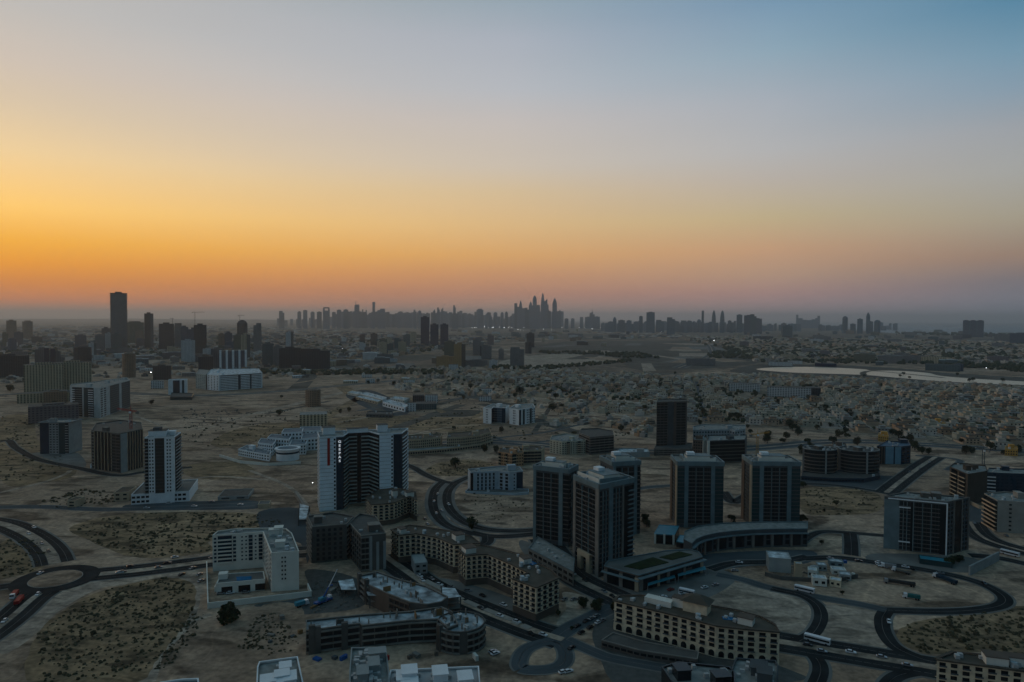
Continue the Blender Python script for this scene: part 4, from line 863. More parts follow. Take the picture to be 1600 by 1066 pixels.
# curved cream complexes behind the high-rise
def simple(nm, label, px, h, wall, faces, nf, roof=ROOF, top=True, group=None, n_ac=5, rooms=1, coping=None, glass=GL, base=False, z0=.6):
    P = roofpts(px, h) if top else [G(*q) for q in px]
    b = Bld(nm, label, P, h, wall, roof=roof, coping=coping, group=group)
    for i, st in faces.items(): b.facade(i, st, nf, glass=glass, z0=z0)
    b.clutter(n_ac, rooms, mt=wall); b.done(); return b
simple('apartment_block', 'left one of two low curved tan blocks behind the white high-rise', [(637, 687), (660, 686), (688, 683), (691, 677), (660, 678), (637, 680)], 15, BE2, {0: [(1, 'N', 8, .5, .55)], 1: [(1, 'N', 9, .5, .55)]}, 4, ROOFB, coping=BE2)
simple('apartment_block', 'right one of two low curved tan blocks behind the white high-rise', [(698, 684), (725, 683), (750, 680), (767, 675), (764, 669), (730, 674), (699, 676)], 15, BE2, {0: [(1, 'N', 9, .5, .55)], 1: [(1, 'N', 9, .5, .55)], 2: [(1, 'N', 6, .5, .55)]}, 4, ROOFB, coping=BE2)
simple('arcade', 'long low shop arcade in front of the curved tan blocks', [(637, 705), (690, 701.5), (750, 694), (770, 688), (768, 684), (735, 691), (690, 697), (637, 700)], 5, BE2, {0: [(1, 'N', 14, .7, .7)], 1: [(1, 'N', 15, .7, .7)], 2: [(1, 'N', 5, .7, .7)]}, 1, ROOF, n_ac=0, rooms=0)
simple('apartment_block', 'left of the paired white and blue blocks on the sand, with a glazed recess', [(755, 637), (768, 638), (771, 636), (790, 637), (796, 633), (770, 631)], 24, WH, {0: [(.3, 'W'), (.25, 'N', 2, .5, .5), (.4, 'W')], 1: [(1, 'G', GLB)], 2: [(.3, 'G', GLB, GR), (.4, 'G', mat('steel_blue_glass', (.06, .1, .14), .3, 0), GR), (.3, 'G', GLB)]}, 6)
simple('apartment_block', 'right of the paired white and blue blocks on the sand, with striped side wall', [(796, 638), (811, 640), (836, 636), (833, 631), (805, 632)], 24, WH, {0: [(.35, 'W'), (.3, 'N', 2, .5, .6), (.35, 'W')], 1: [(.12, 'G', GLB), (.1, 'W'), (.12, 'G', GLT), (.1, 'W'), (.2, 'N', 2), (.12, 'G', GLT), (.2, 'N', 2)]}, 6)
simple('apartment_block', 'small white and blue office block with vertical slots, beside the road loop', [(735, 738), (779, 736), (796, 738), (807, 737), (817, 736), (812, 729), (780, 728), (731, 733)], 18, mat('light_blue_render', (.38, .46, .52)), {0: [(.1, 'G', GL), (.1, 'W'), (.7, 'N', 5, .4, .8), (.1, 'W')], 1: [(1, 'N', 2, .5, .7)], 2: [(.4, 'W'), (.6, 'N', 1, .3, .4)], 3: [(1, 'G', NAVY)]}, 5, ROOF)
simple('podium', 'thin pale base slab under the small white and blue office block', [(727, 767.5), (806, 771), (826, 769), (826, 764), (733, 762)], 2, mat('light_blue_render', (.38, .46, .52)), {}, 1, PAVE, n_ac=0, rooms=0)
simple('apartment_block', 'ornate peach block with arched bays, behind the small white and blue block', [(779, 706), (800, 709), (818, 707), (816, 700), (795, 698), (780, 700)], 15, ORG, {0: [(.2, 'B', BE2, 1.3), (.3, 'N', 2, .5, .6), (.2, 'B', BE2, 1.3), (.3, 'N', 2)], 1: [(.4, 'B', BE2, 1.2), (.6, 'N', 3)]}, 4, ROOFB)
simple('apartment_block', 'unfinished grey-green block with a dark roof core, right of the ornate peach block', [(813, 704), (846, 703), (851, 698), (825, 695), (808, 698)], 15, BE2, {0: [(1, 'O', BE2, 6)]}, 4, ROOFB)
simple('apartment_block', 'pale cream block with balcony stacks, behind the left dark glass towers', [(859, 687), (878, 690), (915, 688), (914, 680), (885, 677), (862, 681)], 16, mat('pale_cream_render', (.46, .45, .36)), {0: [(1, 'N', 4, .4, .5)], 1: [(.2, 'N', 2, .5, .5), (.15, 'B', BE2), (.3, 'N', 3, .4, .6), (.15, 'B', BE2), (.2, 'N', 2)]}, 6, ROOF, n_ac=8)
simple('hotel', 'long pale grey hotel with rows of arched windows, behind the central glass towers', [(1083, 672), (1140, 671), (1148, 673), (1164, 670), (1165, 664), (1100, 663), (1083, 666)], 22, mat('pale_grey_render', (.36, .40, .42)), {0: [(1, 'N', 13, .5, .5)], 1: [(1, 'N', 2)], 2: [(1, 'N', 4)]}, 5, ROOF, n_ac=8)
simple('apartment_block', 'dark block with green-grey balconies, in front of the long pale grey hotel', [(1105, 689), (1164, 687), (1167, 679), (1108, 680)], 25, GRD, {0: [(.06, 'P', WH2), (.9, 'B', mat('olive_cladding', (.10, .12, .10)), 1.2, .6)]}, 6, ROOF)
simple('apartment_block', 'small brown block with a white corner pier, left of the dark balcony block', [(1083, 687), (1098, 688), (1106, 687), (1104, 682), (1084, 682)], 22, BRO, {0: [(1, 'N', 4, .6, .5)], 1: [(1, 'P', WH2)]}, 6, ROOF)
def drum(label, cx, cy, r, h, seed):
    c = T(cx, cy, h); b = Bld('office_block', label, circle(c[0], c[1], r, 24, -PI*.95, PI*1.05, r*.8), h, GRD, group='two rounded dark office blocks', roof=ROOFD, coping=GR)
    for i in range(0, 11):
        b.facade(i, [(1, 'B', mat('band_cladding', (.12, .12, .11)), .6, .8)], 7)
    E = b.edge(5); b.strip('pier', E, E[2]*.3, E[2]*.6, 0, h-1, 0, 1.0, GR)
    b.clutter(8, 1, mt=ROOFD, seed=seed); b.done()
drum('left of two rounded dark office blocks with banded floors', 1281, 700, 17, 27, 1); drum('right of two rounded dark office blocks with banded floors', 1342, 701, 20, 26, 2)
simple('podium', 'dark blue shared base under the two rounded office blocks', [(1252, 744), (1300, 747), (1350, 748), (1375, 743), (1372, 735), (1300, 735), (1254, 736)], 4, NAVY, {0: [(1, 'N', 10, .8, .5)], 1: [(1, 'N', 10, .8, .5)]}, 1, ROOFD, n_ac=0, rooms=0)
simple('apartment_block', 'dark brown block between and behind the two rounded office blocks', [(1300, 699), (1318, 700), (1322, 693), (1302, 692)], 24, BRO, {0: [(1, 'R', 4, BE2, GL)]}, 6, ROOF)
simple('apartment_block', 'dark blue block with two pale blue panels, right of the rounded office blocks', [(1370, 697), (1408, 698), (1423, 696), (1420, 690), (1385, 689)], 20, NAVY, {0: [(.3, 'R', 3, BRO, GL), (.04, 'W'), (.3, 'K', mat('blue_panel', (.16, .3, .38))), (.06, 'W'), (.22, 'K', mat('blue_panel', (.16, .3, .38)))], 1: [(1, 'N', 2)]}, 5, mat('blue_roof', (.08, .14, .2)))
simple('apartment_block', 'tall brown block with a balconied left side and blank dark flank, far right', [(1484, 729), (1512, 741), (1543, 736), (1540, 727), (1510, 724), (1490, 724)], 27, mat('dark_brown_render', (.085, .07, .055)), {0: [(.1, 'W'), (.35, 'B', BE2, 1.4, .7), (.1, 'W'), (.35, 'B', BE2, 1.4, .7), (.1, 'W')], 1: [(1, 'W')]}, 7, ROOF, n_ac=6, rooms=2)
simple('apartment_block', 'navy and white chequered block behind the beige balcony block, far right', [(1541, 738), (1556, 739), (1584, 740), (1620, 741), (1620, 733), (1545, 731)], 18, NAVY, {0: [(1, 'B', WH, 1.0)], 1: [(1, 'N', 4, .6, .5)], 2: [(.5, 'N', 1), (.5, 'B', BE2, 1)]}, 5, ROOF, glass=GLB)
simple('apartment_block', 'beige block with rounded balconies on its sunset side, right edge of the picture', [(1538, 771), (1559, 782), (1620, 786), (1620, 772), (1570, 768)], 24, mat('grey_beige_render', (.30, .29, .26)), {0: [(1, 'B', mat('peach_render', (.5, .38, .26)), 1.8, .9)], 1: [(.25, 'W'), (.1, 'N', 1, .6, .4), (.25, 'W'), (.3, 'N', 3)]}, 7, ROOF)
# site plots, small boxes
def cabin(label, px, h, wall, roof=ROOFW, d=6, nm='site_cabin', win=2, group=None):
    b = Bld(nm, label, rect(G(*px[0]), G(*px[1]), d), h, wall, roof=roof, par=.2, group=group)
    if win: b.facade(0, [(1, 'N', win, .5, .4)], max(1, int(h/3)), z0=.3, z1=h-.4)
    b.done(); return b
cabin('large plain pale box shed on the sandy lot right of the front podium', [(1201, 893), (1236, 896)], 9, mat('pale_sheet', (.30, .34, .34)), d=13, win=0, nm='shed')
cabin('tall narrow beige box beside the large pale shed', [(1242, 903), (1253, 904)], 9, BE2, d=4, win=0, nm='shed')
for k, (a, b_, m_) in enumerate((((1262, 902), (1276, 904), WH2), ((1278, 892), (1292, 893), GR), ((1296, 885), (1318, 887), PIER), ((1300, 897), (1322, 899), WH2), ((1270, 915), (1292, 917), WH2), ((1296, 916), (1314, 919), BE), ((1312, 906), (1330, 908), GR))):
    cabin(['white cabin nearest the tall narrow beige box', 'grey cabin at the back of the site compound', 'blue-grey cabin in the top right of the site compound', 'white cabin in the middle of the site compound', 'white cabin at the front left of the site compound', 'cream cabin at the front right of the site compound', 'grey cabin on the right edge of the site compound'][k], [a, b_], random.uniform(3, 5), m_, group='cabins in the site compound')
mb = MB(); mb.prism(circle(0, 0, 2.6, 12), 0, 4, WH2); mb.prism(circle(0, 0, 2.7, 12), 4.0, 4.8, GR, s1=.3); tag(mb.build('storage_tank', None, (*G(1272, 895), 0)), 'round white storage tank between the site cabins', 'tank')
cabin('turquoise glazed entrance shelter in front of the wide dark office block', [(1437, 881), (1488, 888)], 3.2, GLT, TEAL, 9, 'shelter', 0)
cabin('low wall-roofed hall inside the forecourt of the white L-shaped block', [(335, 925), (352, 924)], 3, WH2, PAVE, 6, 'gatehouse', 1)
cabin('pale flat-roofed entrance lodge in the forecourt of the rear cream block', [(648, 898), (668, 896)], 7, GR, mat('pale_roof_sheet', (.34, .38, .38)), 16, 'lodge', 2)
cabin('small beige house on the sand left of the white podium', [(178, 784), (201, 783)], 8, BE2, ROOFB, 20, 'house', 2)
cabin('tan walled hut at the end of the scrub, left of the small beige house', [(105, 793), (119, 793)], 6, BE2, ROOFB, 12, 'house', 1)
cabin('pale ruined slab house in the sandy yard, left middle', [(403, 795), (421, 794)], 3.5, BE2, PAVE, 12, 'house', 0)
cabin('grey walled yard house on the sand behind the dark street', [(340, 782), (388, 780)], 3, GR, ROOFD, 26, 'house', 2)
simple('warehouse', 'pale ribbed warehouse hall between the glass towers and sandy lots', [(960, 706), (985, 707), (1015, 706), (1012, 701), (970, 700)], 6, GR, {0: [(1, 'N', 5, .4, .3)]}, 1, ROOFW, n_ac=2)
# rooftops along the bottom edge
simple('apartment_block', 'white roof terrace with stair rooms and dark voids at the bottom edge, left of centre', [(402, 1042), (400, 1085), (478, 1095), (474, 1068), (465, 1026), (405, 1034)][::1], 14, WH, {0: [(1, 'N', 4)]}, 4, ROOF, n_ac=22, rooms=5)
simple('apartment_block', 'roof crowded with tanks and air conditioners at the bottom edge, centre', [(546, 1050), (546, 1085), (608, 1085), (608, 1052), (603, 1011), (549, 1012)], 16, GR, {0: [(1, 'N', 4)]}, 4, ROOF, n_ac=40, rooms=3)
simple('apartment_block', 'white roof with skylights at the bottom edge, right of the crowded roof', [(607, 1060), (607, 1095), (752, 1090), (748, 1041), (700, 1043), (610, 1047)], 15, WH, {0: [(1, 'N', 4)]}, 4, mat('grey_white_roof', (.36, .38, .39)), n_ac=24, rooms=5)
simple('apartment_block', 'corner of a white roof at the bottom left edge', [(250, 1066), (250, 1090), (312, 1085), (310, 1060), (285, 1061)], 14, WH, {}, 4, ROOF, n_ac=0, rooms=0)
simple('apartment_block', 'dark-walled block with cluttered roof at the bottom edge, below the long cream block', [(1034, 1042), (1060, 1080), (1150, 1090), (1148, 1050), (1140, 1042), (1060, 1034)], 15, GL, {0: [(1, 'G')], 1: [(1, 'G', GL, SPN)]}, 4, ROOF, n_ac=14, rooms=2)
simple('apartment_block', 'dark block with a framed roof terrace, below the right end of the long cream block', [(1142, 1048), (1140, 1085), (1212, 1090), (1216, 1040), (1212, 1032), (1150, 1028)], 15, GRD, {0: [(1, 'G')]}, 4, ROOF, n_ac=16, rooms=2)

# long low white complex on the plain, centre left
for lb, px, hh, wl in (('first low white hall of the diagonal row on the plain, farthest left', [(543, 613), (560, 616), (566, 613), (550, 610.5)], 5, WH2), ('brown roofed sheds beside the diagonal white row', [(556, 620), (590, 628), (597, 625), (563, 617)], 5, BE2), ('long white roofed hall in the middle of the diagonal row', [(563, 615), (598, 624), (604, 621), (572, 612.5)], 6, WH),
    ('pale hall with a stepped roof, right in the diagonal row', [(598, 628), (632, 637), (640, 633), (608, 624)], 8, WH), ('low dark striped sheds below the diagonal row', [(572, 647), (612, 648), (614, 643), (576, 642)], 5, GRD), ('thin white roof beyond the diagonal row', [(610, 622), (632, 625), (640, 622), (618, 619)], 6, WH2)):
    simple('hall', lb, px, hh, wl, {0: [(1, 'N', 8, .5, .5)]}, 1, ROOFW if wl is not GRD else ROOFD, n_ac=3, rooms=0)

# raw frame clutter on and round the unfinished buildings
rg = random.Random(42)
def frame(label, px, h, nf, mt=CON):
    P = [G(*q) for q in px]; r = empty('concrete_frame', (*P[0], 0)); tag(r, label, 'building frame'); L0 = [(x-P[0][0], y-P[0][1]) for x, y in P]; fh = h/nf
    for f in range(nf):
        q = inset(L0, rg.uniform(-.6, .8)); mb = MB(); z = fh*(f+1); mb.prism(q, z-.3, z, mt, mtop=ROOFW if f == nf-1 else mt); mb.v += []; mb.build('floor_slab', r)
    n = len(L0)
    for i in range(n):
        a, c = Vector(L0[i]), Vector(L0[(i+1) % n]); k = max(1, int((c-a).length/6))
        for j in range(k): p = a+(c-a)*(j/k); p = p*.97+Vector((sum(x for x, y in L0)/n, sum(y for x, y in L0)/n))*.03; mb = MB(); mb.box(p.x-.3, p.x+.3, p.y-.3, p.y+.3, 0, h-.31, COND); mb.build('column', r)
frame('open concrete frame with bare columns between the two unfinished wings', [(577, 951), (640, 951), (664, 944), (600, 932), (566, 930)], 7.5, 2)
frame('small white-topped slab frame in the shaded construction yard', [(534, 932), (556, 932), (551, 915), (529, 918)], 4, 1)
frame('ramp-like concrete frame at the street side of the diagonal wing', [(690, 962), (720, 958), (712, 944), (690, 942)], 9, 3)
frame('low slab frame left of the left unfinished concrete tower', [(466, 822), (480, 822), (484, 800), (468, 796)], 5, 1)
for k in range(26):
    x, y = rg.choice([(rg.uniform(485, 560), rg.uniform(905, 955)), (rg.uniform(480, 750), rg.uniform(1024, 1032)), (rg.uniform(1240, 1335), rg.uniform(876, 918)), (rg.uniform(600, 700), rg.uniform(918, 950)), (rg.uniform(405, 470), rg.uniform(955, 1010))])
    p = G(x, y); mb = MB(); w_, d_ = rg.uniform(1.5, 5), rg.uniform(1, 2.5); mb.box(-w_/2, w_/2, -d_/2, d_/2, 0, rg.uniform(.6, 2.4), rg.choice([TIMB, CON, GRD, ORE, BLU, RED, WH2])); wh = 'by the unfinished buildings' if x < 760 else 'in the site compound'
    tag(mb.build('material_stack', None, (*p, 0), rg.uniform(0, 3)), 'stack of building material lying on the ground %s' % wh, 'building material', 'material stacks '+wh)
# ---------------------------------------------------------------- the mid-distance city
FM = {
 'grey': fmat('grey_window_wall', (.22, .22, .22), (.03, .035, .04), 4, 3.4, .5, .5), 'dark': fmat('dark_window_wall', (.07, .07, .075), (.02, .022, .025), 4, 3.4, .6, .6),
 'black': fmat('charcoal_window_wall', (.055, .06, .068), (.012, .014, .018), 5, 3.6, .6, .5), 'white': fmat('white_window_wall', (.62, .65, .66), (.05, .06, .07), 4.5, 3.5, .5, .5),
 'beige': fmat('beige_window_wall', (.60, .51, .35), (.09, .085, .06), 5.0, 3.3, .55, .8), 'brown': fmat('brown_window_wall', (.27, .19, .13), (.04, .03, .025), 4, 3.4, .4, .5),
 'olive': fmat('olive_window_wall', (.15, .15, .10), (.04, .04, .035), 4, 3.4, .5, .5), 'teal': fmat('teal_window_wall', (.10, .15, .16), (.02, .035, .045), 4, 3.5, .6, .5),
 'blue': fmat('blue_window_wall', (.09, .12, .17), (.02, .03, .05), 5, 3.5, .6, .6), 'striped': fmat('striped_wall', (.42, .48, .5), (.04, .07, .1), 11, 60, .6, 1.1),
 'navy': fmat('navy_window_wall', (.02, .035, .08), (.01, .015, .03), 6, 4, .6, .5), 'mauve': fmat('mauve_window_wall', (.17, .15, .16), (.05, .05, .055), 5, 3.5, .5, .5),
 'ochre': fmat('ochre_window_wall', (.38, .25, .11), (.2, .13, .06), 6, 3.6, .3, .4), 'ribbed': fmat('ribbed_beige_wall', (.60, .51, .35), (.09, .085, .06), 3.4, 3.3, .5, .85), 'bars': fmat('barred_white_wall', (.5, .53, .54), (.08, .1, .11), 5, 3.6, .62, .58)}
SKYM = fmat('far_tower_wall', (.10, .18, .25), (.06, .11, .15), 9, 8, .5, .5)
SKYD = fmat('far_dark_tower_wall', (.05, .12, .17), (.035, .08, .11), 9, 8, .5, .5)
def tower(label, xl, xr, top, base, m, depth=None, shape='box', side=None, nm='tower_block', group=None, rot=None, cat='building', roofm=ROOFD, seed=None):
    """a mid or far building from its silhouette: left, right, top, base"""
    rg = random.Random(int(xl*13+top*7)); xc = (xl+xr)/2; p = G(xc, base); w_ = (xr-xl)*mpp(p); h = max(4, zat(xc, top, p)); dp = depth or min(w_, 34)*rg.uniform(.8, 1.1)
    a = -math.atan2(p[0], p[1]) if rot is None else rot; ca, sa = math.cos(a), math.sin(a)
    r = empty(nm, (*p, 0), a); tag(r, label, cat, group); big = w_/mpp(p) > 5
    def shell(nm_, x0, x1, y0, y1, z0, z1, mt, rf=roofm):
        mb = MB(); mb.uv = []; P = [(x0, y0), (x1, y0), (x1, y1), (x0, y1)]; u = 0
        for i in range(4):
            A_, B_ = P[i], P[(i+1) % 4]; l = math.dist(A_, B_); mb.quad((*A_, z0), (*B_, z0), (*B_, z1), (*A_, z1), mt); mb.uv += [(u, z0), (u+l, z0), (u+l, z1), (u, z1)]; u += l
        mb.quad((x0, y0, z1), (x1, y0, z1), (x1, y1, z1), (x0, y1, z1), rf); mb.uv += [(0, 0)]*4
        return mb.build(nm_, r)
    W2 = w_/2
    def poly(nm_, pts, z0, z1, s1, mt):
        mb = MB(); mb.uv = []; n = len(pts); cx = sum(p[0] for p in pts)/n; cy = sum(p[1] for p in pts)/n; tp = [(cx+(x-cx)*s1, cy+(y-cy)*s1) for x, y in pts]; u = 0
        for i in range(n):
            j = (i+1) % n; l = math.dist(pts[i], pts[j]); mb.quad((*pts[i], z0), (*pts[j], z0), (*tp[j], z1), (*tp[i], z1), mt); mb.uv += [(u, z0), (u+l, z0), (u+l, z1), (u, z1)]; u += l
        k = len(mb.v); mb.v += [(*q, z1) for q in tp]; mb.f.append(tuple(range(k, k+n))); mb.mi.append(mb.m(roofm)); mb.uv += [(0, 0)]*n
        return mb.build(nm_, r)
    def ring(rx, ry, n=12): return circle(0, dp/2, rx, n, ry=ry)
    if shape == 'box':
        shell('wall', -W2, W2, 0, dp, 0, h, m)
        if big and h > 20: shell('plant_room', -W2*.45, W2*.4, dp*.3, dp*.7, h, h+min(5, h*.05)+1, m)
    elif shape == 'step':
        shell('wall', -W2, W2, 0, dp, 0, h*.9, m); shell('upper_storeys', -W2*.95, W2*.35, dp*.1, dp*.9, h*.9, h, m)
    elif shape == 'stepr':
        shell('wall', -W2, W2, 0, dp, 0, h*.93, m); shell('upper_storeys', -W2*.3, W2*.95, dp*.1, dp*.9, h*.93, h, m)
    elif shape == 'round': poly('wall', ring(W2, dp/2), 0, h*.95, 1, m); poly('crown', ring(W2*.7, dp*.35), h*.95, h, .8, m)
    elif shape == 'dome':
        poly('wall', ring(W2, dp/2), 0, h*.88, 1, m); poly('crown', ring(W2, dp/2), h*.88, h*.95, .72, m); poly('crown', ring(W2*.72, dp*.36), h*.95, h, .3, m)
    elif shape == 'point':
        P = [(-W2, 0), (W2, 0), (W2, dp), (-W2, dp)]; poly('wall', P, 0, h*.8, 1, m); poly('crown', P, h*.8, h*.92, .6, m); poly('spire', [(x*.6, dp/2+(y-dp/2)*.6) for x, y in P], h*.92, h, .08, m)
    elif shape == 'spire':
        P = [(-W2, 0), (W2, 0), (W2, dp), (-W2, dp)]; poly('wall', P, 0, h*.82, 1, m); poly('spire', [(x*.3, dp/2+(y-dp/2)*.3) for x, y in P], h*.82, h, .2, m)
    elif shape == 'curve':
        P = [(-W2, 0), (W2, 0), (W2, dp), (-W2, dp)]; zz = [0, .55, .72, .84, .93, 1]; ss = [1, 1, .86, .7, .48, .12]
        for k in range(5): poly('wall' if k == 0 else 'crown', [(x*ss[k], dp/2+(y-dp/2)*ss[k]) for x, y in P], h*zz[k], h*zz[k+1], ss[k+1]/ss[k], m)
    elif shape == 'slant':
        mb = MB(); mb.uv = []; P = [(-W2, 0), (W2, 0), (W2, dp), (-W2, dp)]; tz = [h*.88, h, h, h*.88]
        for i in range(4):
            j = (i+1) % 4; l = math.dist(P[i], P[j]); mb.quad((*P[i], 0), (*P[j], 0), (*P[j], tz[j]), (*P[i], tz[i]), m); mb.uv += [(0, 0), (l, 0), (l, tz[j]), (0, tz[i])]
        mb.quad(*[(*P[i], tz[i]) for i in range(4)], roofm); mb.uv += [(0, 0)]*4; mb.build('wall', r)
    elif shape == 'arch':
        shell('wall', -W2, W2, 0, dp, 0, h*.84, m); shell('arch_leg', -W2, -W2*.45, 0, dp, h*.84, h*.94, m); shell('arch_leg', W2*.45, W2, 0, dp, h*.84, h*.94, m); shell('arch_top', -W2*.85, W2*.85, 0, dp, h*.94, h, m)
    elif shape == 'antler':
        shell('wall', -W2, W2, 0, dp, 0, h*.86, m); shell('horn', -W2, -W2*.5, 0, dp, h*.86, h, m); shell('horn', W2*.5, W2, 0, dp, h*.86, h*.97, m)
    elif shape == 'twin':
        shell('wall', -W2, -W2*.12, 0, dp, 0, h, m); shell('wall', W2*.12, W2, 0, dp, 0, h*.97, m); shell('link', -W2*.12, W2*.12, dp*.2, dp*.8, 0, h*.9, side or m)
    elif shape == 'fins':
        shell('wall', -W2, W2, 0, dp, 0, h, m)
        for k in range(5): shell('fin', -W2+w_*k/4.35, -W2+w_*k/4.35+w_*.08, -1.2, dp+.5, 0, h*1.01, side or MATS['white_paint'], ROOFW)
    elif shape == 'hotelu':
        n = 9; zs = [1, .97, .72, .66, .62, .62, .70, .78, .97, 1.0]
        for k, q in enumerate(((-1, -.82, 1.0), (-.82, -.45, .74), (-.45, -.1, .62), (-.1, .3, .6), (.3, .6, .66), (.6, .78, .76), (.78, 1, .93))): shell('wing', W2*q[0], W2*q[1], 0, dp, 0, h*q[2], m)
    elif shape == 'triple':
        for k in range(3):
            x0 = -W2+w_*k/3; shell('wall', x0+w_*.02, x0+w_*.31, 0, dp, 0, h*.985, m); poly('crown', [(x0+w_*.165+w_*.09*math.cos(t*PI/5), dp/2+dp*.3*math.sin(t*PI/5)) for t in range(10)], h*.985, h*1.01, .9, m)
            shell('recess', x0+w_*.31, min(x0+w_*.35, W2), dp*.2, dp*.8, 0, h*.97, side or m)
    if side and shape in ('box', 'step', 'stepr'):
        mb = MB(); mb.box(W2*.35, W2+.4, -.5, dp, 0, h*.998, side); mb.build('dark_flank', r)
    return r
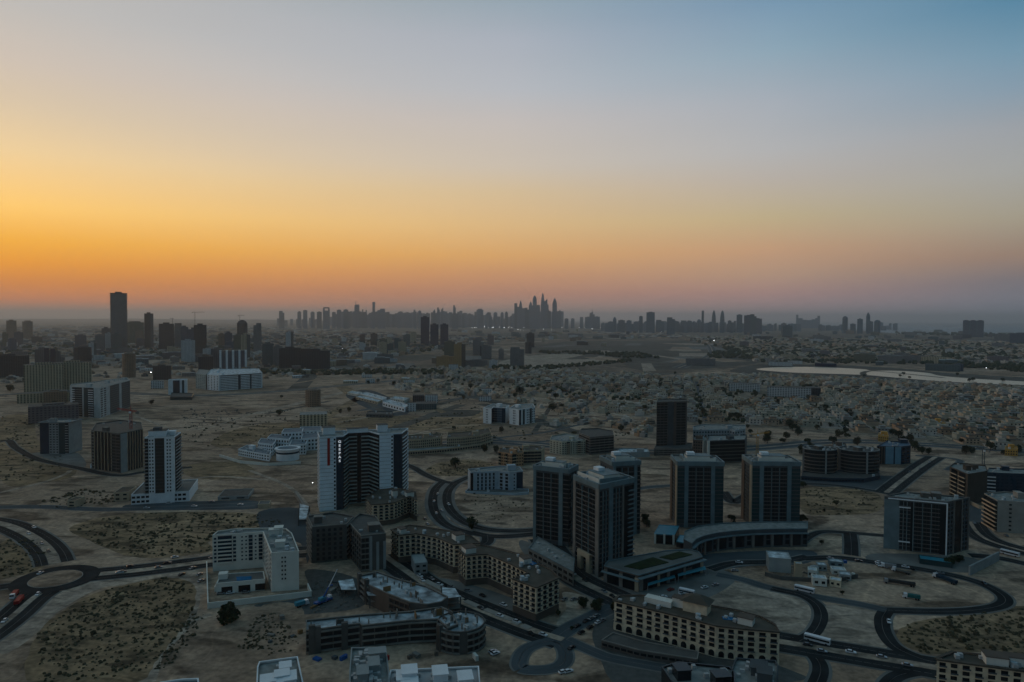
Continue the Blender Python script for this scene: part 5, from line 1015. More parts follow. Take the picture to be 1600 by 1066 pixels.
# (label, left, right, top, base, facade, options)
MID = [
 ('left of two faint brown towers on the far left horizon', 13, 23.5, 501, 531, 'brown', {}), ('right of two faint brown towers on the far left horizon, rounded top', 38, 49, 501, 531, 'brown', dict(shape='round')),
 ('wide black block cut by the left edge of the picture', -14, 34, 556, 590, 'black', {}),
 ('slim twin navy slab behind the two beige apartment slabs', 72, 84, 544, 574, 'navy', dict(shape='twin', side=PIER)),
 ('grey low tower behind the twin navy slab', 58, 73, 546, 572, 'mauve', {}), ('pale grey low building right of the twin navy slab', 84, 93, 549, 573, 'grey', {}),
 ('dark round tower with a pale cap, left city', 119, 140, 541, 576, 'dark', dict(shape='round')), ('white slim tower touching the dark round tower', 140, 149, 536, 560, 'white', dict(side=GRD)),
 ('grey mid-rise left of the tallest left tower', 150.5, 161, 524, 552, 'grey', {}), ('dark capped tower just left of the tallest left tower', 161, 171.5, 513, 548, 'mauve', {}),
 ('pale slab standing in front of the tallest left tower', 166, 177, 521, 549, 'white', {}), ('green-grey block at the foot of the tallest left tower', 177, 189, 522, 552, 'teal', {}),
 ('hazy olive tower with a curved top, right of the tallest left tower', 199.5, 222, 502, 538, 'olive', dict(shape='round')), ('brown narrow tower in front of the hazy olive tower', 213, 222.5, 517, 541, 'brown', {}),
 ('slim dark tower with a pale cap rising to the horizon', 227.5, 238.5, 490, 545, 'dark', dict(side=GRD)), ('dark blue-black slab right of the slim dark tower', 251, 270, 506, 549, 'black', {}),
 ('grey tower with a dark flat cap in the left cluster', 274.5, 288, 505, 546, 'grey', dict(shape='step')), ('blue-grey tower leaning on the capped grey tower', 284, 293.5, 511, 550, 'blue', {}),
 ('white tower with a dark centre stripe and roof box', 285, 303, 532, 566, 'white', {}), ('dark slope-shouldered tower in the left cluster', 295, 307, 512, 552, 'blue', dict(shape='stepr')), ('large dark tower at the right of the left cluster', 305, 321.5, 508, 560, 'black', dict(shape='box')),
 ('small green-white block above the black cube', 318, 331, 545, 562, 'white', {}), ('black cube-like block behind the white slab hotel', 312, 331, 557, 582, 'black', {}),
 ('mauve slab left of the striped slab', 331, 347, 545, 575, 'mauve', {}), ('white-striped glass slab behind the white slab hotel', 346, 383, 548, 576, 'blue', dict(shape='fins')),
 ('brown tower behind the striped slab', 342, 352, 522, 548, 'brown', {}), ('blue-grey tower right of the brown tower', 352, 362, 520, 548, 'blue', {}), ('dark tower with a domed crown and crane, left city', 371.5, 386, 500, 545, 'black', dict(shape='dome')), ('olive-grey tower in front of the domed dark tower', 366, 378, 524, 552, 'olive', {}),
 ('beige ribbed tower right of the striped slab', 377, 390, 523, 562, 'beige', dict(side=GRD)), ('slim stepped tower with pale stripes', 397, 408, 505, 552, 'grey', dict(shape='stepr')),
 ('teal dark block behind the white slab hotel, right end', 411, 427, 537, 570, 'teal', {}), ('pale edged block left of the black office pair', 427, 441, 541, 572, 'grey', {}),
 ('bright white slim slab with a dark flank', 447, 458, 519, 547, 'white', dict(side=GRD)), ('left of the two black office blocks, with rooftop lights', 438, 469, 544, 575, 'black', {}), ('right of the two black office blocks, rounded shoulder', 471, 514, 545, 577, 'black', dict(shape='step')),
 ('left half of the beige apartment pair with vertical bays', 48, 91, 570, 616, 'beige', dict(nm='apartment_block')), ('right half of the beige apartment pair, slightly taller', 92, 135, 567, 613, 'beige', dict(nm='apartment_block')),
 ('beige podium under the beige apartment pair', 43, 110, 614, 628, 'beige', dict(nm='podium')), ('mauve-grey round-backed block below the beige apartment pair', 57, 112, 634, 660, 'mauve', {}),
 ('brown annexe behind the mauve-grey block', 74, 99, 612, 630, 'brown', {}),
 ('brown tower with a rounded top in the middle of the left city', 193.5, 210, 551, 590, 'brown', dict(shape='round')), ('dark block with blue panels left of the small white tower', 242, 265, 572, 594, 'dark', {}),
 ('plain white box beside the dark blue-panelled block', 238, 254, 595, 607, 'white', {}),
 ('small brown round tower alone on the sand', 478, 500.5, 609, 636, 'brown', dict(shape='round', roofm=ROOFD)), ('low beige block with white panels alone on the sand', 470, 510, 648, 667, 'beige', dict(nm='apartment_block', roofm=ROOF)),
 ('tallest of the three dark glass towers in the middle distance', 657.5, 670.5, 495.5, 540, 'navy', {}), ('middle one of the three dark glass towers', 672.5, 685, 507, 540, 'navy', {}), ('right one of the three dark glass towers', 688, 700.5, 507, 540, 'navy', {}),
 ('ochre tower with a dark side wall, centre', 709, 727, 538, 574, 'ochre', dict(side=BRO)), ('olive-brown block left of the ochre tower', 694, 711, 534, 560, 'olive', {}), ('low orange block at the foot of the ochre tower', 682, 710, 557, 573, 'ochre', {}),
 ('small white house below the ochre tower', 701, 716, 570, 579.5, 'white', {}), ('low pale hall with columns right of the ochre tower', 727, 762, 563, 573, 'grey', {}), ('white small box right of the columned hall', 764, 777, 563, 575, 'white', {}),
 ('pale grey-green tower pair, right of the columned hall', 797, 819, 543, 575, 'grey', dict(shape='step')), ('grey slab left of the pale grey-green pair', 752, 768, 541, 561, 'grey', {}), ('dark block behind the columned hall', 750, 766, 540, 556, 'black', {}), ('narrow grey slab between hall and pale pair', 779, 787, 546, 562, 'grey', {}),
 ('thin twin grey towers in the hazy centre-left', 595, 604, 538, 553, 'grey', dict(shape='twin')), ('low green-grey hall in the centre-left', 590, 614, 554, 566, 'teal', {}),
 ('low white building with dark ground floor on the sand, centre-left', 526, 550, 576, 581, 'white', {}),
 ('white school hall with a strip of black windows', 664, 684, 618, 630, 'white', {}), ('dark glazed hall beside the white school hall', 645, 663, 618, 628, 'dark', {}), ('pale blue box tower at the end of the low white row', 637, 650, 630, 643, 'white', {}), ('low teal hall behind the pale blue box', 650, 682, 631, 640, 'teal', {}),
 ('white villa block above the paired blocks, upper one', 752, 769, 608, 616, 'white', {}), ('white villa block above the paired blocks, lower one', 748, 768, 620, 627, 'white', {}),
 ('pale hall with dark doors on the plain, centre right', 1073, 1116, 561, 571, 'grey', {}), ('small white block left of the pale hall', 1088, 1093, 560, 570, 'white', {}),
 ('dark-ended white school in the suburb, left wing', 1141, 1185, 600, 612, 'bars', {}), ('dark-ended white school in the suburb, right wing', 1203, 1262, 606, 621, 'bars', {}), ('black glass end block of the white suburban school', 1260, 1280, 606, 620, 'black', {}),
 ('long dark shed with a white front left of the pond', 1203, 1236, 566, 572, 'white', {}), ('navy hull-like shed beside the pond', 1276, 1304, 568, 573, 'navy', {}), ('small white hall beyond the pond', 1232, 1252, 564, 569, 'white', {}),
 ('blue roofed hall beyond the pond, right', 1453, 1492, 570, 580, 'teal', {}), ('brighter blue small hall beyond the pond', 1492, 1503, 569, 580, 'blue', {}),
 ('dark teal office block behind the suburb, right', 1224, 1237, 509, 528, 'teal', {}), ('grey stack beside the dark teal office block', 1221, 1228, 505.5, 525, 'grey', {}),
 ('left hazy low-rise at the right edge', 1556, 1567, 522, 534, 'grey', {}), ('right hazy low-rise at the right edge', 1572, 1584, 523, 535, 'grey', {}), ('dark blue mass at the right edge', 1584, 1608, 521, 538, 'blue', {}),
]
for lb, xl, xr, tp, bs, fm, o in MID:
    o = dict(o); tower(lb, xl, xr, tp, bs, FM[fm], **o)
tower('tallest tower on the left, rising alone above the horizon with jagged balconies', 176.8, 196.2, 458, 551, FM['grey'], depth=60, shape='box')
_r = [o for o in col.objects if o.get('label', '').startswith('tallest tower on the left')][0]; _p = G(186.5, 551); _m = mpp(_p); _H = zat(186.5, 458, _p); _w = 19.4*_m; _rg = random.Random(3)
for _k in range(26):
    _z = _H*(.18+.8*_k/26)
    for _s in (-1, 1):
        _d = _m*_rg.uniform(.3, 1.0); mb = MB(); mb.box(_s*(_w/2+_d/2)-_d/2, _s*(_w/2+_d/2)+_d/2, 4, 40, _z, _z+_H*.012, FM['grey']); mb.build('balcony', _r)
mb = MB(); mb.box(-_w*.53, _w*.53, -3, 58, _H*.985, _H*1.0, GRD); mb.build('roof_slab', _r)
# white slab hotel and white apartment blocks get modelled fronts
b = Bld('hotel', 'long white slab hotel with grids of balconies, left middle distance', [G(324, 609), G(342, 611), G(410, 606), G(404, 597), G(330, 599)], 34, WH, roof=ROOFW)
b.facade(0, [(1, 'N', 4, .4, .4)], 9); b.facade(1, [(.04, 'W'), (.4, 'B', WH, 1.3, 2.1), (.06, 'G', GLB), (.22, 'B', WH, 1.3, 2.1), (.04, 'G', GLB), (.24, 'B', WH, 1.3, 2.1), (.03, 'W')], 9); b.clutter(8, 3); b.done()
b = Bld('apartment_block', 'green-white wing at the left end of the long white slab hotel', [G(306, 607), G(322, 609), G(328, 600), G(312, 598)], 33, mat('pale_green_render', (.35, .40, .38)), roof=ROOF); b.facade(0, [(1, 'N', 5, .4, .4)], 9); b.done()
hh = 48
b = Bld('apartment_block', 'white apartment block with balcony stacks and a bulging end, left middle distance', roofpts([(109, 604), (156, 606), (203, 594), (198, 590), (150, 596), (112, 600)], hh), hh, mat('cool_white_render', (.46, .50, .50)), roof=ROOF)
b.facade(0, [(.08, 'W'), (.10, 'B', WH), (.22, 'B', GR, .9, .5), (.05, 'W'), (.16, 'G', GLT), (.16, 'B', WH), (.2, 'W')], 13); b.facade(1, [(.2, 'N', 2, .6, .5), (.1, 'W'), (.3, 'G', mat('grey_glass2', (.05, .06, .065), .3, 0), GR), (.08, 'W'), (.3, 'G', mat('grey_glass2', (.05, .06, .065), .3, 0), GR)], 13); b.clutter(8, 3); b.done()
b = Bld('residential_tower', 'small white tower with a teal glazed middle on a dark base, left', rect(G(263, 617), G(292, 616), 26), 30, WH, roof=ROOFW)
b.facade(0, [(.25, 'W'), (.36, 'G', GLB), (.12, 'W'), (.12, 'G', GLT), (.14, 'W')], 8); b.facade(1, [(1, 'W')], 8); b.done()
b = Bld('podium', 'dark teal base under the small white tower', [G(266, 625), G(300, 625), G(303, 619), G(268, 618)], 6, GLT, roof=ROOFD); b.done()
# ---------------------------------------------------------------- the far skyline
S = [  # xl, xr, top, shape, label or None
 (436.5, 444, 486, 'step', 'isolated hazy tower left of the whole far skyline'),
 (465, 470.5, 486.5, 'round', 'first slim tower of the row leading to the far skyline'), (474, 480, 485, 'box', 'second slim tower of the row leading to the far skyline, darker'), (485.5, 491.5, 487, 'round', 'third slim tower of the row leading to the far skyline'),
 (495.5, 502.5, 487.5, 'box', 'fourth tower of the row leading to the far skyline'), (505, 515, 480, 'arch', 'far tower with an arched open crown'), (519, 524.5, 488, 'box', 'thin tower right of the arched far tower'),
 (526.5, 533, 484.5, 'box', 'square-topped tower at the left end of the dense far skyline'), (537, 544, 484, 'box', 'second square-topped tower of the dense far skyline'),
 (554, 558, 469, 'spire', 'tall needle tower with a mast in the left of the far skyline'), (557, 561.5, 476, 'box', 'shorter tower leaning on the needle tower'), (582, 586, 472, 'box', 'lone tall slim tower in the left of the far skyline'),
 (566, 573, 483.5, 'antler', 'notched tower right of the needle tower'), (590, 601.5, 482.5, 'stepr', 'broad stepped block right of the lone slim tower'),
 (646, 650.5, 484, 'step', None), (653, 658.5, 485, 'dome', None), (677, 680.5, 483, 'point', None), (683, 687, 480.5, 'step', 'left horn of the two-horned far towers'), (689, 692.5, 480.5, 'slant', 'right horn of the two-horned far towers'),
 (708, 712, 477, 'step', 'narrow tower standing up from a dark far block'), (706, 716, 490, 'box', 'dark far block under the narrow tower'), (744.5, 755, 482.5, 'round', 'rounded tower mass in the centre of the far skyline'),
 (771, 777, 488, 'round', None), (782, 787, 487.5, 'dome', None), (788.5, 793.5, 487, 'dome', None), (758, 763, 490, 'dome', None), (764, 768, 493, 'box', None), (799, 804, 491.5, 'round', None),
 (803.5, 808, 474, 'box', 'flat-topped tower at the left of the tall central cluster'), (811, 815.5, 469, 'point', 'thin pointed tower at the left of the tall central cluster'), (804, 816, 480, 'box', 'broad block under the left towers of the tall central cluster'),
 (816, 822, 482, 'box', None), (820, 826, 481, 'step', None), (826, 832, 471, 'point', 'pointed tower left of the domed tower in the central cluster'), (832, 838.5, 462, 'dome', 'tall domed tower in the central cluster'), (826, 843, 478, 'box', 'broad block beneath the tall domed tower'), (838, 843.5, 477, 'box', None),
 (844.5, 851, 458, 'curve', 'tallest tower of the far skyline, with a curved pointed crown'), (849, 855, 467, 'slant', 'right shoulder tower of the tallest far tower'), (845, 857, 476, 'box', 'broad base block of the tallest far tower'), (854, 860.5, 486, 'box', None),
 (863, 870, 465.5, 'point', 'isolated pointed tower right of the tallest far tower'), (872, 876.5, 484.5, 'dome', None), (865, 877, 487, 'box', None),
 (882, 888, 498, 'box', 'left of two small hazy slabs right of the central cluster'), (892, 897.5, 498, 'box', 'right of two small hazy slabs right of the central cluster'), (906, 911, 495.5, 'box', 'small hazy slab left of the spired block'),
 (914, 926, 495.5, 'box', 'left shoulder of the spired far block'), (921, 929, 489, 'step', 'stepped middle of the spired far block'), (924, 926.5, 482, 'spire', 'slender spire over the spired far block'), (928, 937, 495, 'box', 'right shoulder of the spired far block'),
 (957.5, 963, 495, 'point', 'small pointed hazy tower right of the spired block'), (966, 976, 500.5, 'box', None), (979, 986.5, 501, 'box', None), (950, 958, 503, 'box', None), (990, 997, 503, 'box', None),
 (998.5, 1004, 494.5, 'box', 'slim hazy slab left of the broad blue slab'),
 (1025, 1037, 500, 'step', None), (1054, 1061, 502.5, 'box', None), (1064, 1076, 501, 'step', None), (1081.5, 1087, 502, 'dome', None), (1089, 1095, 499, 'dome', None), (1096, 1099.5, 485.5, 'box', 'slim bare tower left of the two pointed twins'),
 (1112, 1118, 485, 'curve', 'left of two matching pointed hazy towers'), (1125, 1131.5, 485, 'curve', 'right of two matching pointed hazy towers'), (1151, 1159, 492, 'box', 'square tower left of the dark blue cluster'),
 (1316.5, 1323.5, 494, 'dome', 'rounded tall tower near the sea, leftmost of five'), (1329, 1336, 506.5, 'box', 'short dark tower near the sea, second of five'), (1340, 1347, 498.5, 'box', 'dark square tower near the sea, third of five'),
 (1353.5, 1358.5, 488, 'point', 'red-tipped pointed tower near the sea, fourth of five'), (1355, 1363, 502.5, 'box', 'pale block below the red-tipped tower'), (1366.5, 1374.5, 500, 'dome', 'dark round-topped tower near the sea, rightmost of five')]
GRP = 'far hazy skyline towers'
for k, (xl, xr, tp, sh, lb) in enumerate(S):
    base = 513 if xl < 950 else 519 if xl < 1160 else 521
    tower(lb or {'box': 'plain flat-topped tower among the hazy skyline towers', 'dome': 'small dome-topped tower among the hazy skyline towers', 'round': 'small round-topped tower among the hazy skyline towers', 'step': 'small stepped tower among the hazy skyline towers', 'point': 'small pointed tower among the hazy skyline towers'}[sh],
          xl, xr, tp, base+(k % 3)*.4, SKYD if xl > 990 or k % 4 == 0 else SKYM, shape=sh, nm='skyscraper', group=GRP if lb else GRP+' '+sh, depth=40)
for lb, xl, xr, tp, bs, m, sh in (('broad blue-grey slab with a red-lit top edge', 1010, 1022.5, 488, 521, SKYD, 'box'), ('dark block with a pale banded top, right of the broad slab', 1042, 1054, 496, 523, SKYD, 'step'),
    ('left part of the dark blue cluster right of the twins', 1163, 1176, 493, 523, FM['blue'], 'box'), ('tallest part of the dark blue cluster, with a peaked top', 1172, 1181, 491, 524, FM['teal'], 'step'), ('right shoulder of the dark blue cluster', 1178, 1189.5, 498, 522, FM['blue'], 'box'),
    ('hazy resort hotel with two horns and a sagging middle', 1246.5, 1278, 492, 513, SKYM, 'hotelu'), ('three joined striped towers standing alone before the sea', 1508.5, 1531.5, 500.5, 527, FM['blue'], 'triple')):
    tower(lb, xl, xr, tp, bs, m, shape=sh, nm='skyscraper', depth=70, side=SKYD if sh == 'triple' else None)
mb = MB(); p = G(1016, 521.3); mb.box(-62, 62, -.5, .5, 0, 7, RED); zt = zat(1016, 488.3, p)
rg = random.Random(5)
cnt = 0
for (x0, x1, tp0, tp1, n, bs) in ((526, 640, 486.5, 492, 40, 511), (630, 720, 485.5, 491, 36, 511), (715, 765, 487, 494, 18, 511), (765, 805, 493, 500, 12, 511), (800, 880, 482, 496, 26, 511), (940, 1100, 501, 507, 34, 517), (1060, 1165, 501, 508, 30, 519), (1190, 1250, 505, 509, 12, 517), (1280, 1320, 507, 511, 8, 516), (1374, 1400, 504, 510, 5, 515), (430, 530, 495, 501, 10, 509)):
    for k in range(n):
        x = x0+(x1-x0)*(k+.5)/n+rg.uniform(-1.5, 1.5); w_ = rg.uniform(3, 7); tp = rg.uniform(tp0, tp1)
        sh = rg.choice(['box', 'box', 'step', 'stepr', 'box']); cnt += 1
        tower('low hazy block packed into the far skyline band', x-w_/2, x+w_/2, tp, bs+rg.uniform(-.6, 1.6), rg.choice([SKYM, SKYD]), shape=sh, nm='far_block', group='low hazy blocks of the far skyline', depth=50)
# a scatter of hazy low blocks in the middle distance: too small to have parts
for k in range(285):
    x = rg.choice([rg.uniform(0, 620), rg.uniform(0, 620), rg.uniform(620, 1000), rg.uniform(1150, 1600)]); bs = rg.choice([rg.uniform(516, 535), rg.uniform(522, 572)])
    if x > 700 and bs > 545 and x < 1180: bs = rg.uniform(518, 530)
    hpx = rg.uniform(2.0, 6.5)*(bs-497)/40+1.2; w_ = rg.uniform(5, 20)*(bs-490)/50
    fm = rg.choice(['grey', 'mauve', 'brown', 'teal', 'dark', 'beige', 'white', 'olive', 'grey'])
    tower('low hazy %s building in the middle-distance city' % {'mauve': 'mauve-grey', 'dark': 'dark grey'}.get(fm, fm), x-w_/2, x+w_/2, bs-hpx, bs, FM[fm], nm='low_block', group='low hazy %s buildings of the middle distance' % fm, shape=rg.choice(['box', 'step', 'stepr', 'box']), depth=rg.uniform(18, 45), roofm=rg.choice([ROOFD, ROOF, ROOFW]))

rg = random.Random(64)
for k in range(46):
    x, bs = rg.uniform(120, 640), rg.uniform(548, 600); w_ = rg.uniform(10, 26); hp = rg.uniform(3, 8); fm = rg.choice(['white', 'grey', 'beige', 'white', 'mauve'])
    if (300 < x < 425 and bs > 572) or (100 < x < 215 and bs > 585): continue
    tower('low %s hall among the plots of the left city' % {'mauve': 'mauve-grey'}.get(fm, 'pale '+fm if fm != 'white' else 'white'), x-w_/2, x+w_/2, bs-hp, bs, FM[fm], nm='hall', group='low %s halls of the left city' % fm, shape=rg.choice(['box', 'step', 'box']), depth=rg.uniform(14, 30), roofm=rg.choice([ROOFW, ROOF]))

rg = random.Random(15)
for k in range(34):
    x = rg.choice([rg.uniform(0, 60), rg.uniform(100, 460), rg.uniform(100, 460), rg.uniform(560, 660), rg.uniform(740, 830)]); bs = rg.uniform(536, 556) if x < 460 else rg.uniform(534, 556)
    w_ = rg.uniform(6, 13); hp = rg.uniform(9, 24); fm = rg.choice(['grey', 'mauve', 'white', 'blue', 'olive', 'dark', 'beige', 'teal'])
    tower('hazy %s mid-rise block in the packed left and centre city' % {'mauve': 'mauve-grey', 'white': 'pale'}.get(fm, fm), x-w_/2, x+w_/2, bs-hp, bs, FM[fm], nm='mid_rise', group='hazy %s mid-rise blocks of the left and centre city' % fm, shape=rg.choice(['box', 'step', 'stepr', 'box', 'round']))
# ---------------------------------------------------------------- villas of the suburb
VC = [('cream', (.50, .42, .32)), ('white', (.54, .50, .45)), ('sand-coloured', (.42, .315, .225)), ('grey', (.30, .285, .265)), ('tan', (.34, .235, .15)), ('pale green-grey', (.36, .35, .28))]
VM = [mat('villa_'+n.replace(' ', '_').replace('-', '_'), c, var=.25) for n, c in VC]
VS = mat('villa_roof_screed', (.30, .28, .22), var=.3, scale=.2); VR = [VS, VS, ROOFB, ROOF, ROOFB, VS]
def make_villa(k, v):
    rg = random.Random(k*10+v); m = VM[k]; r = empty('villa', (0, 0, -500)); w_, d = rg.uniform(13, 18), rg.uniform(11, 15)
    mb = MB(); mb.box(-w_/2, w_/2, -d/2, d/2, 0, 7, m); mb.build('wall', r)
    mb = MB(); mb.box(-w_/2-.3, w_/2+.3, -d/2-.3, d/2+.3, 7, 7.5, VR[k]); mb.build('roof', r)
    x = rg.uniform(-.2, .2)*w_
    mb = MB(); mb.box(x-w_*.24, x+w_*.24, -d*.2, d*.3, 7.5, 10.4, m); mb.box(x-w_*.24-.3, x+w_*.24+.3, -d*.2-.3, d*.3+.3, 10.4, 10.8, VR[k]); mb.build('roof_room', r)
    if v % 2 == 0: mb = MB(); mb.prism([(-w_*.2, -d/2-3), (w_*.2, -d/2-3), (w_*.2, -d/2-.01), (-w_*.2, -d/2-.01)], 0, 4, m, mtop=VR[k]); mb.build('porch', r)
    else: mb = MB(); mb.box(w_/2+.02, w_/2+5, -d*.3, d*.4, 0, 3.6, m); mb.build('garage', r)
    for i in range(4):
        for z in (1.2, 4.4):
            if v % 2 == 0 and i in (1, 2) and z < 2: continue
            xx = -w_/2+w_*(i+.5)/4; mb = MB(); mb.box(xx-.8, xx+.8, -d/2-.06, -d/2+.1, z, z+1.7, GL); mb.build('window', r)
    mb = MB(); W_, D_ = w_/2+5, d/2+6
    for a in ((-W_, W_, -D_, -D_+.3), (-W_, -W_+.3, -D_+.31, D_-.31), (W_-.3, W_, -D_+.31, D_-.31), (-W_, W_, D_-.3, D_)): mb.box(*a[:2], *a[2:], 0, 2.2, m)
    mb.build('garden_wall', r); return r
PRO = {}
def lowbox(mb, x, y, w_, d, h, a, m, rm): 
    c, n = math.cos(a), math.sin(a); P = [(-w_/2, -d/2), (w_/2, -d/2), (w_/2, d/2), (-w_/2, d/2)]; Q = [(x+p*c-q*n, y+p*n+q*c) for p, q in P]; k = len(mb.v)
    mb.v += [(*q, 0) for q in Q]+[(*q, h) for q in Q]
    for f in ((0, 1, 5, 4), (1, 2, 6, 5), (2, 3, 7, 6), (3, 0, 4, 7)): mb.f.append(tuple(k+i for i in f)); mb.mi.append(mb.m(m))
    mb.f.append((k+4, k+5, k+6, k+7)); mb.mi.append(mb.m(rm))
    mb.rbox(x-w_*.05*c, y, w_*.5, d*.5, h, h+3, a, m)
    # a dark row of openings on the camera side
    u = Vector((c, n)); o = Vector((n, -c))*(d/2+.08); A_ = Vector((x, y))+o-u*w_*.4; B_ = Vector((x, y))+o+u*w_*.4
    for z in ((h*.55, h*.8), (h*.12, h*.36)): mb.quad((*A_, z[0]), (*B_, z[0]), (*B_, z[1]), (*A_, z[1]), GLSUB)
GLSUB = mat('villa_openings', (.06, .06, .058), .6, .2)
ZONES = [[(1085, 600), (1140, 600), (1300, 606), (1620, 616), (1700, 640), (1700, 706), (1560, 700), (1420, 682), (1300, 672), (1180, 664), (1080, 660), (1060, 640)],
         [(700, 584), (850, 580), (1000, 590), (1180, 590), (1130, 640), (1030, 640), (1000, 622), (900, 606), (780, 600), (700, 592)],
         [(940, 628), (1020, 634), (1015, 650), (960, 645)]]
AV = [(1141, 598, 1285, 626), (1060, 640, 1200, 662)]
W_Z = [[G(*p) for p in z] for z in ZONES]; VX = []
a = math.radians(-14); ca, sa = math.cos(a), math.sin(a)
rg = random.Random(11)
for i in range(-70, 110):
    for j in range(0, 80):
        gx, gy = i*27+(i//7)*12, 700+j*29+(j//2)*8; x, y = gx*ca-(gy-700)*sa, gx*sa+(gy-700)*ca+600
        x += rg.uniform(-4, 4); y += rg.uniform(-4, 4)
        if any(inpoly(x, y, z) for z in W_Z):
            # skip what stands elsewhere
            d = CM.inverted() @ Vector((x, y, 0)); px, py = 800+F*d.x/-d.z, 533-F*d.y/-d.z
            if any(q[0] < px < q[2] and q[1] < py < q[3] for q in AV[:1]): continue
            dens = .93 if px > 1150 else .78
            if rg.random() < dens: VX.append((x*x+y*y, x, y, px, py, a+rg.choice([0, 0, PI/2, 0])+rg.uniform(-.05, .05)))
STL = []          # the streets between the villa rows
def gridpt(i, j): gx, gy = i*27+(i//7)*12, 700+j*29+(j//2)*8; return (gx*ca-(gy-700)*sa, gx*sa+(gy-700)*ca+600)
def run(seq, off):
    cur = []
    for (i, j) in seq:
        x, y = gridpt(i, j); x += off[0]; y += off[1]
        if any(inpoly(x, y, z) for z in W_Z): cur.append((x, y))
        else:
            if len(cur) > 3: STL.append(cur)
            cur = []
    if len(cur) > 3: STL.append(cur)
for j in range(0, 60, 2): run([(i, j) for i in range(-70, 110)], (18.5*sa, -18.5*ca))
for i in range(-70, 110, 7): run([(i, j) for j in range(0, 60)], (-19*ca, -19*sa))
for k, P in enumerate(STL): ribbon('street', P, 7, .045+.0007*(k % 60), ASPL)
VX = [v for v in VX if -20 < v[3] < 1620]; VX.sort()
bands = [('nearest row', 0), ('middle rows', 1), ('far rows', 2)]
for n_, (dd, x, y, px, py, an) in enumerate(VX[:285]):
    k = rg.choice([0, 1, 1, 2, 3, 4, 5, 0]); v = rg.randint(0, 2)
    if (k, v) not in PRO:
        PRO[k, v] = make_villa(k, v); remember(PRO[k, v]); o = PRO[k, v]
    else: o = copy_tree(PRO[k, v])
    o.location = (x, y, 0); o.rotation_euler = (0, 0, an); s_ = rg.uniform(1.05, 1.4); o.scale = (s_, s_, rg.uniform(.85, 1.15))
    wh = 'left of the suburb' if px < 1130 else 'middle of the suburb' if px < 1380 else 'right of the suburb'
    lb = '%s flat-roofed villa %s in the %s' % (VC[k][0], ['with a projecting porch', 'with a side garage', 'with a porch and wide front'][v], wh)
    tag(o, lb, 'villa', lb.replace('villa', 'villas', 1))
mb = MB()
for (dd, x, y, px, py, an) in VX[285:]:
    k = rg.randint(0, 5); lowbox(mb, x, y, rg.uniform(14, 23), rg.uniform(12, 18), rg.uniform(6, 10), an, VM[k], VR[k])
print('villas', len(VX))
def field(px, n, smin, smax, hmin, hmax, seed, mats):
    rg = random.Random(seed); W = [G(*p) for p in px]
    # even in the picture, so denser near the camera like the real districts read
    k = 0
    while k < n:
        x = rg.uniform(min(p[0] for p in px), max(p[0] for p in px)); y = rg.uniform(min(p[1] for p in px), max(p[1] for p in px))
        if not inpoly(x, y, px): continue
        k += 1; q = G(x, y); i = rg.randrange(len(mats)); s_ = rg.uniform(smin, smax)*max(1, mpp(q)/2.2)
        lowbox(mb, q[0], q[1], s_, s_*rg.uniform(.6, 1), rg.uniform(hmin, hmax), rg.uniform(0, 3.14), *mats[i])
VMM = list(zip(VM, VR)); DRK = [(VM[3], ROOFD), (VM[4], ROOFB), (VM[2], ROOF), (GRD, ROOFD), (VM[1], ROOFW)]
field([(1050, 524), (1250, 528), (1620, 536), (1620, 568), (1440, 566), (1300, 562), (1180, 566), (1150, 545), (1080, 535)], 1900, 10, 22, 5, 10, 3, VMM)
field([(1060, 590), (1180, 588), (1300, 592), (1400, 598), (1600, 608), (1640, 615), (1400, 606), (1100, 600)], 500, 10, 18, 5, 9, 4, VMM)
field([(0, 508), (430, 512), (700, 524), (830, 528), (700, 545), (600, 560), (420, 570), (200, 560), (0, 556)], 2600, 9, 26, 3, 11, 5, DRK)
field([(620, 575), (700, 575), (850, 576), (1060, 588), (900, 600), (760, 596), (640, 590)], 230, 9, 16, 4, 8, 6, VMM)
field([(560, 592), (700, 590), (1060, 610), (1050, 650), (900, 650), (800, 628), (640, 612)], 230, 10, 17, 3, 7, 16, VMM)
field([(830, 650), (1020, 655), (1020, 690), (960, 668), (850, 664)], 40, 10, 16, 3, 6, 17, VMM)
field([(0, 565), (60, 560), (430, 572), (700, 572), (640, 585), (430, 592), (300, 590), (0, 600)], 260, 9, 22, 3, 7, 18, DRK)
field([(900, 518), (1060, 522), (1100, 530), (1000, 528)], 160, 14, 30, 5, 9, 8, DRK)
tag(mb.build('distant_houses'), 'mass of distant low flat-roofed houses covering the hazy plain', 'houses', kind='stuff')
# ---------------------------------------------------------------- trees
def make_tree(k, low=0):
    rg = random.Random(k); r = empty('tree', (0, 0, -500)); h = 1.0
    mb = MB(); mb.tube((0, 0, 0), (.02, .01, .35), .05, .035, 6, BARK)
    for q in range(4): t = rg.uniform(0, 6.28); mb.tube((.02, .01, .3), (.25*math.cos(t), .25*math.sin(t), .55), .03, .012, 4, BARK)
    mb.build('trunk', r)
    mb = MB(); blobs = [(rg.uniform(-.25, .25), rg.uniform(-.25, .25), rg.uniform(.30-low, .8-low), rg.uniform(.18, .28)) for _ in range(11+int(low*60))]
    for _ in range(850+int(low*6000)):
        bx, by, bz, br = rg.choice(blobs); d = Vector((rg.gauss(0, 1), rg.gauss(0, 1), rg.gauss(0, 1))).normalized()*br*rg.uniform(.6, 1.05); c = Vector((bx, by, bz))+d
        u = Vector((rg.gauss(0, 1), rg.gauss(0, 1), rg.gauss(0, 1))).normalized(); v = u.orthogonal().normalized(); s_ = rg.uniform(.035, .07)
        mb.quad(tuple(c-u*s_), tuple(c-v*s_), tuple(c+u*s_), tuple(c+v*s_), LEAF)
    mb.build('crown', r); return r
